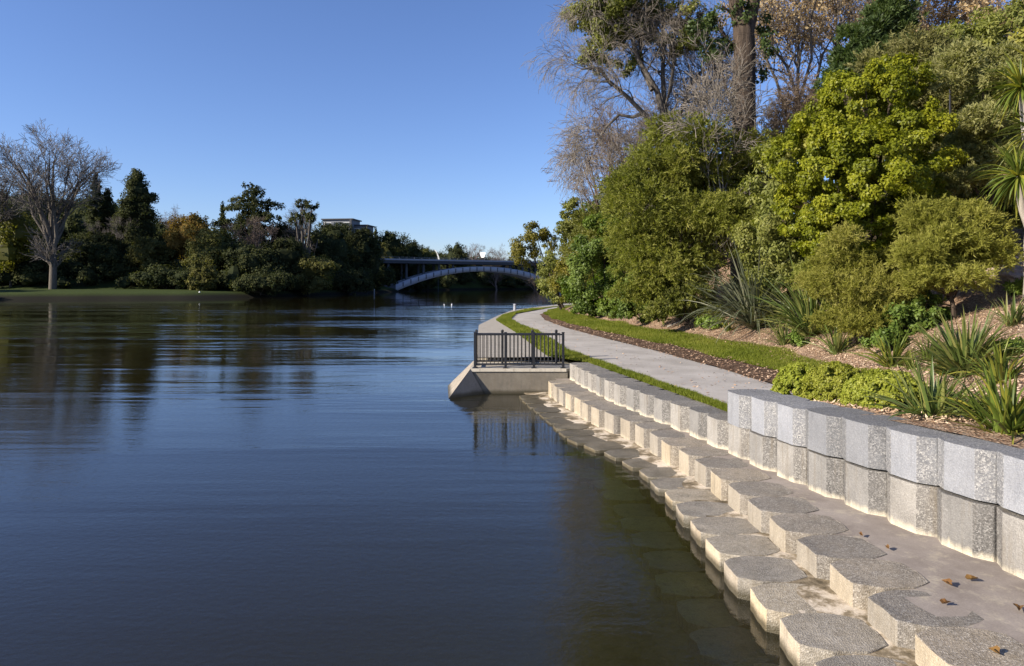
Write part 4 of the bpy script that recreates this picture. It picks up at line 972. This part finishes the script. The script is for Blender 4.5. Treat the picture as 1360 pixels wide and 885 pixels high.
# ------------------------------------------------------------------ far bank: trees, houses, bridge
def gat(px, d):
    x = XP(px,d); return (x, d, float(gh(x,d)[0]))
def fartree(label, px, ytop, w, d, leaf, n=2600, kind='round', L=.55, W=.34, seed=0, name='bank_tree', style='broad', cat_='tree', x=None, group=None):
    rng = np.random.default_rng(1000+seed)
    b = gat(px,d) if x is None else (x,d,float(gh(x,d)[0]))
    H = ZP(ytop,d)-b[2]; R = w*.5*d/F
    if kind == 'round':
        bl = [(0,0,H*.62,R*.75,R*.75,H*.36)]
        for k in range(6):
            a = rng.uniform(0,6.28); q = rng.uniform(.35,.62); bl.append((R*q*math.cos(a),R*q*math.sin(a),H*rng.uniform(.3,.78),R*rng.uniform(.34,.5),R*.45,H*rng.uniform(.16,.24)))
        bl.append((rng.uniform(-.2,.2)*R,0,H*.86,R*.42,R*.4,H*.15))
    elif kind == 'mass':
        bl = [(R*rng.uniform(-.75,.75), rng.uniform(-.4,.4)*R, H*rng.uniform(.22,.72), R*rng.uniform(.28,.42), R*.36, H*rng.uniform(.18,.3)) for _ in range(9)] + [(0,0,H*.4,R*.7,R*.5,H*.4)]
    elif kind == 'column':
        bl = [(rng.uniform(-.1,.1)*R,0,H*t,R*s,R*s,H*.13) for t,s in ((.12,.9),(.26,1.0),(.4,1.0),(.54,.95),(.66,.85),(.78,.72),(.88,.55),(.94,.35))] + [(R*.6*math.cos(k*2.4),R*.6*math.sin(k*2.4),H*(.2+.6*k/9),R*.42,R*.42,H*.07) for k in range(9)]
    elif kind == 'cone':
        bl = [(0,0,H*t,R*(1.05-t),R*(1.05-t),H*.1) for t in (.15,.28,.4,.52,.64,.75,.85,.93)]
    elif kind == 'cedar':
        bl = [(0,0,H*.55,R*.3,R*.3,H*.3)]
        for k in range(13):
            t = .42+.56*k/12; a = k*2.4; ext = R*(1.05-.85*(max(0,(t-.5))/.5)**2.2)
            bl.append((ext*.5*math.cos(a),ext*.5*math.sin(a),H*t,ext*.55,ext*.45,H*.028)); bl.append((-ext*.42*math.cos(a+.5),-ext*.4*math.sin(a+.5),H*(t-.015),ext*.42,ext*.4,H*.024))
    elif kind == 'tuft':
        bl = [(R*rng.uniform(-.8,.8),R*rng.uniform(-.5,.5),H*rng.uniform(.72,.96),R*rng.uniform(.22,.34),R*.3,H*.045) for _ in range(8)] + [(R*rng.uniform(-.9,.9),0,H*rng.uniform(.45,.6),R*.3,R*.3,H*.05) for _ in range(3)]
    bark = {'tuft':'fpale'}.get(kind,'dark')
    root = empty(name, b); tag(root, label, cat_, group)
    V,Fc,t = crown(bl, int(n*3.2), L, W*1.25, rng, style, lump=.3, zmin=-.9, fill=.35, fuzz=.15, core=0 if kind in ('tuft',) else .35 if kind=='cedar' else .72)
    nobj('crown', V, Fc, LM[leaf], root, t)
    r = max(.14, H*.014)*(1.5 if kind=='tuft' else 1)
    bs = bl if kind in ('round','mass','tuft') else [bl[0],bl[len(bl)//2]]
    if kind in ('column','cone','cedar'):
        V,Fc = tubes_multi([path1([(0,0,-.5),(0,0,H*.5),(0,0,H*.97)],r*1.3,r*.15)],[6])
    elif kind == 'tuft':
        ps = []
        for q in bl:
            fx = .25*q[0]; ps.append(path1([(0,0,-.5),(fx,0,H*.35),(q[0]*.8,q[1]*.8,H*.62 if q[2]>H*.65 else H*.4),(q[0],q[1],q[2])], r*.9, r*.2, rng, .15))
        V,Fc = tubes_multi([cat_paths(*ps)],[6])
    else: V,Fc = stems_for(bs,(0,0,-.5),rng,r)
    nobj('trunk', V, Fc, BM_[bark], root, None, True)
    return root
def farbare(label, px, ytop, w, d, seed, bark='pale', twig='ftwig', forks=6, r=None, x=None):
    b = gat(px,d) if x is None else (x,d,float(gh(x,d)[0])); H = ZP(ytop,d)-b[2]
    return baretree('bare_tree', label, b, H*.86, w*.46*d/F, np.random.default_rng(2000+seed), bark, twig, r=r or H*.022, forks=forks, gr=.03)
farbare('large bare pale limbed tree on the far lawn, tallest on the far bank', 70,163,150,155,1, 'fpale','ftwig', 11)
farbare('bare spreading tree cut by the left edge of the photo', -8,192,110,158,2, 'fpale','ftwig', 8)
far = [
 ('yellow green leafy tree low at the far left edge behind the bare trees', 14,272,90,160,'yellow',2600,'round'),
 ('dark shrubbery under the largest bare tree on the far lawn', 45,330,110,166,'fdark',2600,'mass'),
 ('slim dark cypress just right of the largest bare tree', 128,234,22,184,'fdark',2200,'column'),
 ('second shorter dark cypress close to the slim one', 143,254,18,186,'fdark',1600,'column'),
 ('tall dark conifer standing alone against the sky on the left bank', 183,231,48,182,'fdark',5200,'column'),
 ('dark bushy tree at the foot of the two cypresses', 125,310,70,174,'fdark',2600,'round'),
 ('dark bush on the lawn between the cypresses and the tall conifer', 158,322,62,168,'fdark',2400,'mass'),
 ('dark olive tree at the foot of the tall conifer', 200,318,64,170,'folive',2600,'round'),
 ('low dark hedge like shrub behind the sloping lawn', 222,346,86,160,'fdark',2600,'mass'),
 ('orange brown autumn tree between the tall conifer and the flat topped cedar', 255,284,74,176,'fautumn',3600,'round'),
 ('small dark pine beside the orange brown autumn tree', 296,270,30,196,'fdark',1800,'cone'),
 ('flat topped cedar with layered boughs on the skyline', 336,244,92,190,'fdark',6500,'cedar'),
 ('dark leafy tree on the bank below the small dark pine', 285,305,84,166,'folive',3200,'round'),
 ('dark round tree on the bank below the flat topped cedar', 330,325,76,164,'fdark',3000,'round'),
 ('dark tree behind the cedar, to its right', 378,296,52,192,'fdark',2400,'round'),
 ('dark tree in front of the pale stemmed gum', 378,318,72,170,'fdark',2800,'round'),
 ('pale stemmed gum tree with small tufts of leaves above the dark wood', 404,264,50,182,'fdark',900,'tuft'),
 ('dark tree at the water under the pale stemmed gum', 412,340,80,172,'folive',2800,'round'),
 ('dark tree on the steep bank below the houses', 442,301,74,205,'fdark',3000,'round'),
 ('dark tree below the right end of the houses', 478,306,60,218,'fdark',2800,'round'),
 ('dark tree hiding the lower left part of the larger house', 434,298,56,214,'fdark',3200,'round'),
 ('dark tree between the two houses and the bank, hiding the larger house walls', 458,297,56,216,'fdark',3200,'round'),
 ('dark tree hiding the lower house walls', 483,305,50,222,'fdark',3200,'round'),
 ('olive tree just above the left end of the bridge', 505,322,56,262,'folive',2600,'round'),
 ('dark pointed conifer on the skyline right of the houses', 499,303,16,262,'fdark',900,'cone'),
 ('dark round tree on the skyline above the left end of the bridge', 520,308,62,272,'fdark',2800,'round'),
 ('dark tree stepping down the skyline behind the bridge deck', 548,321,52,285,'fdark',2400,'round'),
 ('low dark tree left of the white curved panel behind the bridge', 568,331,30,292,'folive',1800,'round'),
 ('dark round tree rising behind the middle of the bridge', 604,324,46,325,'fdark',2600,'round'),
 ('dark bank tree at the water left of the bridge', 455,352,90,196,'fdark',2800,'mass'),
 ('dark tree right against the left foot of the bridge arch', 494,350,58,232,'fdark',2600,'mass'),
 ('dark bank tree at the water below the cedar', 345,358,90,157,'fdark',2800,'mass'),
 ('light tipped bush beside the white marker post', 268,352,44,156,'folive',1800,'mass'),
]
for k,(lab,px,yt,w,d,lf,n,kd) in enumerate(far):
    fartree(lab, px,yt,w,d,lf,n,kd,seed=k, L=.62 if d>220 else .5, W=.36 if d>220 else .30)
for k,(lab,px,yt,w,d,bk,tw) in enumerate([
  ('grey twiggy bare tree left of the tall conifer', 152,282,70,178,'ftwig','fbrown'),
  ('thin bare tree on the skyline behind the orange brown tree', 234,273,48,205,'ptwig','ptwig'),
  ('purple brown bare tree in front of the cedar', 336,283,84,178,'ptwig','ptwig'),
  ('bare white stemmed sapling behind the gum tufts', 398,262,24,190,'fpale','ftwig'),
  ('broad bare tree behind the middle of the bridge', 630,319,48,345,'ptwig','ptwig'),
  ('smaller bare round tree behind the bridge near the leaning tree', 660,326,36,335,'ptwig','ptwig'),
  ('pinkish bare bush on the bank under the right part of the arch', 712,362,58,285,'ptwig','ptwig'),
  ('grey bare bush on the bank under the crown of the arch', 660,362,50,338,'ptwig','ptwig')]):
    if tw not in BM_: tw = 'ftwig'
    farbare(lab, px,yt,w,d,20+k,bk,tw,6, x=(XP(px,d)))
# the wood that fills the far bank between them reads as one dark mass
rng = np.random.default_rng(55)
bl = []
for k in range(430):
    s = rng.uniform(0,1); px = 255+500*s
    d = rng.uniform(*((158,215) if px<440 else (205,262) if px<505 else (262,300) if px<560 else (338,375)))
    x = XP(px,d); z = float(gh(x,d)[0])
    if z < .6 or (236<px<276 and d<200): continue
    h = rng.uniform(3,7)*(1 if px<520 else 1.1); r = rng.uniform(2,4.6); bl.append((x,d,z+h*.55,r,r,h*.62))
for k in range(150):
    px = rng.uniform(-40,225); d = rng.uniform(160,205); x = XP(px,d); z = float(gh(x,d)[0]); h = rng.uniform(2,5); r = rng.uniform(2,4); bl.append((x,d,z+h*.5,r,r,h*.6))
for k in range(130):                                               # far shore seen under the arch
    x = rng.uniform(-42,70); yl = float(np.interp(x, LB[:,0][6:11], LB[:,1][6:11])); d = yl+rng.uniform(1.5,26); z=float(gh(x,d)[0]); h=rng.uniform(3,7); r=rng.uniform(2,4); bl.append((x,d,z+h*.42,r,r,h*.6))
for k in range(90):                                                # higher wood behind the far lawn
    px = rng.uniform(-40,250); d = rng.uniform(195,250); x = XP(px,d); z=float(gh(x,d)[0]); h=rng.uniform(5,9); r=rng.uniform(3,5); bl.append((x,d,z+h*.45,r,r,h*.6))
for k in range(90):                                                # right bank beyond the path bend, down to the bridge
    y_ = rng.uniform(72,300); t = rng.uniform(1.5,26); xr = float(np.interp(y_, RB[:,1], RB[:,0])); x = xr+t+4; z=float(gh(x,y_)[0]); h=rng.uniform(2.5,6); r=rng.uniform(1.8,3.6)
    if y_<112 and x < PRx(y_)+3: x = float(PRx(y_))+3+t*.6; z=float(gh(x,y_)[0])
    bl.append((x,y_,z+h*.5,r,r,h*.6))
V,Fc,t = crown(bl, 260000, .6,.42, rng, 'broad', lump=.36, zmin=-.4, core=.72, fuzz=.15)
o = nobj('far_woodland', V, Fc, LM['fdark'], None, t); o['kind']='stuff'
# trees outside the frame on the left bank that keep the far shore in shade
for k,(x,y) in enumerate([(-140,128),(-150,112),(-158,124),(-165,104),(-172,118),(-182,98),(-195,112),(-205,100)]):
    b = (x,y,float(gh(x,y)[0])); hh = [20,24,22,26,28][k%5]
    fartree('dark tree of the group that stands beyond the left edge and shades the far lawn', 0, HY-(b[2]+hh-CAMZ)*F/y, 13*F/y, y, 'fdark', 2200,'round', .8,.5, 300+k, x=x, group='shade trees beyond the left edge')

# bridge -------------------------------------------------------------
A0 = np.array([-47.5,253.5]); ang = math.atan2(28,48.5)
br = empty('arch_bridge', (A0[0],A0[1],0), ang); tag(br, 'pale grey concrete arch bridge carrying a flat road deck over the river', 'bridge')
ZD = 12.0; span0, span1, zc, z0 = 3.5, 80.5, 9.9, 2.2
def arch_z(t): u = (t-(span0+span1)/2)/((span1-span0)/2); return zc-(zc-z0)*abs(u)**2.1
bm = bmesh.new(); box(bm,(52,4.5,ZD-.75),(124,9,1.1),0,.05); bobj('deck', bm, M['bridge'], br)
for y_ in (-.15,9.15):
    bm = bmesh.new(); box(bm,(52,y_,ZD+.12),(124,.3,.6),0,.03); bobj('parapet', bm, M['bridge_pale'], br)
    bm = bmesh.new(); box(bm,(52,y_,ZD+1.05),(124,.06,.06)); [box(bm,(-9+q*3,y_,ZD+.73),(.05,.05,.62)) for q in range(41)]; bobj('handrail', bm, M['bridge_pale'], br)
ts = np.linspace(span0-1.5,span1+1.5,49)
for y_ in (.4,5.6):
    vs=[]; 
    for t_ in ts:
        zt = arch_z(t_); th = 1.9+.7*abs((t_-42)/39)
        vs += [(t_,y_,zt),(t_,y_+3.0,zt),(t_,y_+3.0,zt-th),(t_,y_,zt-th)]
    i = np.arange(len(ts)*4).reshape(-1,4); j = np.roll(i,-1,axis=1)
    Fc = np.stack([i[:-1],j[:-1],j[1:],i[1:]],-1).reshape(-1,4)
    nobj('arch_rib', vs, Fc, M['arch'], br)
    for q in range(0,25):
        t_ = span0+1+q*(span1-span0-2)/24; zt = arch_z(t_)
        if q%1==0:
            bm = bmesh.new(); box(bm,(t_,y_-.05,zt-1.05),(.35,.10,1.7)); bobj('arch_pilaster', bm, M['bridge'], br)
    for t_ in (-4,2.0,9.5,16.5,23,29,55,61,67.5,74.5,82,88):
        zt = arch_z(t_) if span0<t_<span1 else -1
        if ZD-1.2-zt < .5: continue
        bm = bmesh.new(); box(bm,(t_,y_+1.5,(ZD-1.25+zt)/2),(.8,.8 if zt>0 else 2.4,ZD-1.35-zt)); bobj('spandrel_column', bm, M['bridge'], br)
for t_ in (1.4,82.6):
    bm = bmesh.new(); box(bm,(t_,4.5,.2),(6,10,5.2),0,.2); bobj('pier', bm, M['bridge'], br)
bm = bmesh.new(); box(bm,(-13.5,4.5,6),(9,9.6,11.4)); bobj('abutment', bm, M['bridge'], br)
bm = bmesh.new(); box(bm,(113,4.5,6),(8,9.6,11.4)); bobj('abutment', bm, M['bridge'], br)
# white shapes seen on and behind the bridge
def brp(px, off=0.0):
    q = (px-CX)/F; c, s = math.cos(ang), math.sin(ang); t = (q*A0[1]-A0[0])/(c-q*s); return A0[0]+c*t-off*s, A0[1]+s*t+off*c
x,y = brp(648,4.5); root = empty('road_sign', (x,y,ZD-.2), -.75); tag(root, 'white inverted triangle panel standing on the bridge deck', 'sign')
bm = bmesh.new(); prism(bm, [(-1.5,-.06),(1.5,-.06),(1.5,.06),(-1.5,.06)], 0, .01)
bm.free(); bm = bmesh.new()
tri = [(-1.7,3.9),(1.7,3.9),(.75,1.9),(-.75,1.9)]; f_=[bm.verts.new((a_,-.06,c_)) for a_,c_ in tri]; b_=[bm.verts.new((a_,.06,c_)) for a_,c_ in tri]
bm.faces.new(f_); bm.faces.new(b_[::-1]); [bm.faces.new([f_[i],f_[(i+1)%4],b_[(i+1)%4],b_[i]]) for i in range(4)]; bobj('panel', bm, M['white'], root)
bm = bmesh.new(); cyl(bm,(0,.1,0),(0,.1,2.4),.07,.07,8); bobj('post', bm, M['bridge'], root)
x,y = XP(581,300),300; zb=float(gh(x,y)[0]); root = empty('white_canopy', (x,y,zb)); tag(root, 'white curved canopy edge showing behind the left half of the bridge', 'canopy')
zz0, zz1 = ZP(346,300)-zb, ZP(332,300)-zb
bm = bmesh.new(); rows=[]
for q in range(7):
    u=q/6; cx_=-1.3+2.2*(u**.6); zq=zz1-(zz1-zz0)*u; rows.append([bm.verts.new((cx_-.75*(.25+u*.5),0,zq)),bm.verts.new((cx_+.2,0,zq)),bm.verts.new((cx_+.2,.5,zq)),bm.verts.new((cx_-.75*(.25+u*.5),.5,zq))])
for a_,b_ in zip(rows[:-1],rows[1:]): [bm.faces.new([a_[i],a_[(i+1)%4],b_[(i+1)%4],b_[i]]) for i in range(4)]
bm.faces.new(rows[0]); bm.faces.new(rows[-1]); bobj('canopy_sheet', bm, M['white'], root)
bm = bmesh.new(); cyl(bm,(0.3,.25,0),(0.3,.25,zz0+.3),.15,.12,8); bobj('post', bm, M['bridge'], root)
# houses on the hill
def house(label, px0, px1, ytop, ybot, d, dep):
    x0,x1 = XP(px0,d),XP(px1,d); zt,zb_ = ZP(ytop,d),ZP(ybot,d); g = float(gh((x0+x1)/2,d+dep/2)[0]); zb0=min(zb_,g)-1
    root = empty('hill_house', ((x0+x1)/2,d+dep/2,zb0), -.12); tag(root, label, 'house'); w = x1-x0; h=zt-zb0
    bm = bmesh.new(); box(bm,(0,0,h/2),(w,dep,h)); bobj('wall', bm, M['wallgrey'], root)
    bm = bmesh.new(); box(bm,(0,0,h+.2),(w+1.2,dep+1.2,.42),0,.04); bobj('roof', bm, M['roof'], root)
    n=max(2,int(w/3.0))
    for i in range(n):
        cx_=-w/2+(i+.5)*w/n; bm = bmesh.new(); box(bm,(cx_,-dep/2-.01,h-1.9),(w/n*.72,.1,1.7)); f=bobj('window', bm, M['white'] if i%2==0 else M['glass'], root)
        bm = bmesh.new(); box(bm,(cx_,-dep/2-.04,h-1.9),(w/n*.6,.1,1.45)); bobj('pane', bm, M['glass'], f)
    bm = bmesh.new(); box(bm,(w/2-.4,-dep/2-.3,h/2),(.8,.5,h-.1)); bobj('corner_post', bm, M['roof'], root)
house('larger flat roofed house on the wooded hill above the far bank', 430,470,292,306,262,9)
house('lower flat roofed house right of the larger one on the hill', 471,489,300,309,264,8)
# marker posts and buoys
for px,py,h,nm,lab,cat_ in ((265,392,1.4,'marker_post','white marker post at the water by the end of the far lawn','post'),(497,396,1.6,'marker_post','pale marker post at the dark water edge left of the bridge','post')):
    d=CAMZ*F/(398.5-HY); d = 146 if px==265 else 207; x=XP(px,d); root=empty(nm,(x,d,-.3)); tag(root,lab,cat_)
    bm=bmesh.new(); cyl(bm,(0,0,0),(0,0,1.5),.16,.14,8); bobj('post',bm,M['bridge_pale'],root)
    bm=bmesh.new(); cyl(bm,(0,0,1.5),(0,0,1.8),.2,.1,8); bobj('cap',bm,M['white'],root)
for px,py,lab in ((600,405,'white buoy riding in the riffle below the bridge'),(590,405,'smaller white buoy left of the first in the riffle')):
    d=CAMZ*F/(py-HY); x=XP(px,d); root=empty('buoy',(x,d,0)); tag(root,lab,'buoy'); s=.10 if px==600 else .08
    bm=bmesh.new(); bmesh.ops.create_uvsphere(bm,u_segments=10,v_segments=8,radius=s,matrix=Matrix.Translation((0,0,s*.4))); bobj('float',bm,M['white'],root,True)
    bm=bmesh.new(); cyl(bm,(0,0,s),(0,0,s*2.1),s*.25,s*.2,8); bobj('top_mark',bm,M['white'],root)

# ------------------------------------------------------------------ light, sky, camera
SC = bpy.context.scene
w = bpy.data.worlds.new('World'); SC.world = w; w.use_nodes = True
nt = w.node_tree; bg = nt.nodes['Background']
EL, AZ = math.radians(25), math.radians(-114)          # azimuth measured from +Y towards +X (negative = left)
sky = nt.nodes.new('ShaderNodeTexSky'); sky.sky_type = 'NISHITA'; sky.sun_disc = False
sky.sun_elevation = EL; sky.sun_rotation = AZ % (2*math.pi); sky.air_density = 1.0; sky.dust_density = .25; sky.ozone_density = 4.0; sky.altitude = 0
nt.links.new(mixc(nt, 1.0, sky.outputs[0], (.97,.985,1.23), 'MULTIPLY'), bg.inputs[0]); bg.inputs[1].default_value = .079
L = bpy.data.lights.new('sun','SUN'); L.energy = 5.0; L.angle = math.radians(.53); L.color = (1,.90,.76)
so = bpy.data.objects.new('sun', L); C.objects.link(so)
sd = Vector((math.sin(AZ)*math.cos(EL), math.cos(AZ)*math.cos(EL), math.sin(EL)))
so.rotation_euler = sd.to_track_quat('Z','Y').to_euler(); so.location = sd*100
cam = bpy.data.cameras.new('camera'); co = bpy.data.objects.new('camera', cam); C.objects.link(co)
cam.sensor_width = 36; cam.lens = 36*F/1360; cam.clip_end = 6000; cam.clip_start = .1
cam.shift_y = -(442.5-HY)/1360
co.location = (0,0,CAMZ); co.rotation_euler = (math.radians(90),0,0); SC.camera = co
SC.view_settings.view_transform = 'Standard'; SC.view_settings.look = 'None'; SC.view_settings.exposure = 0.87; SC.view_settings.gamma = 1
SC.render.engine = 'CYCLES'
SC.cycles.max_bounces = 5; SC.cycles.diffuse_bounces = 2; SC.cycles.glossy_bounces = 2; SC.cycles.transmission_bounces = 3; SC.cycles.transparent_max_bounces = 8; SC.cycles.volume_bounces = 0
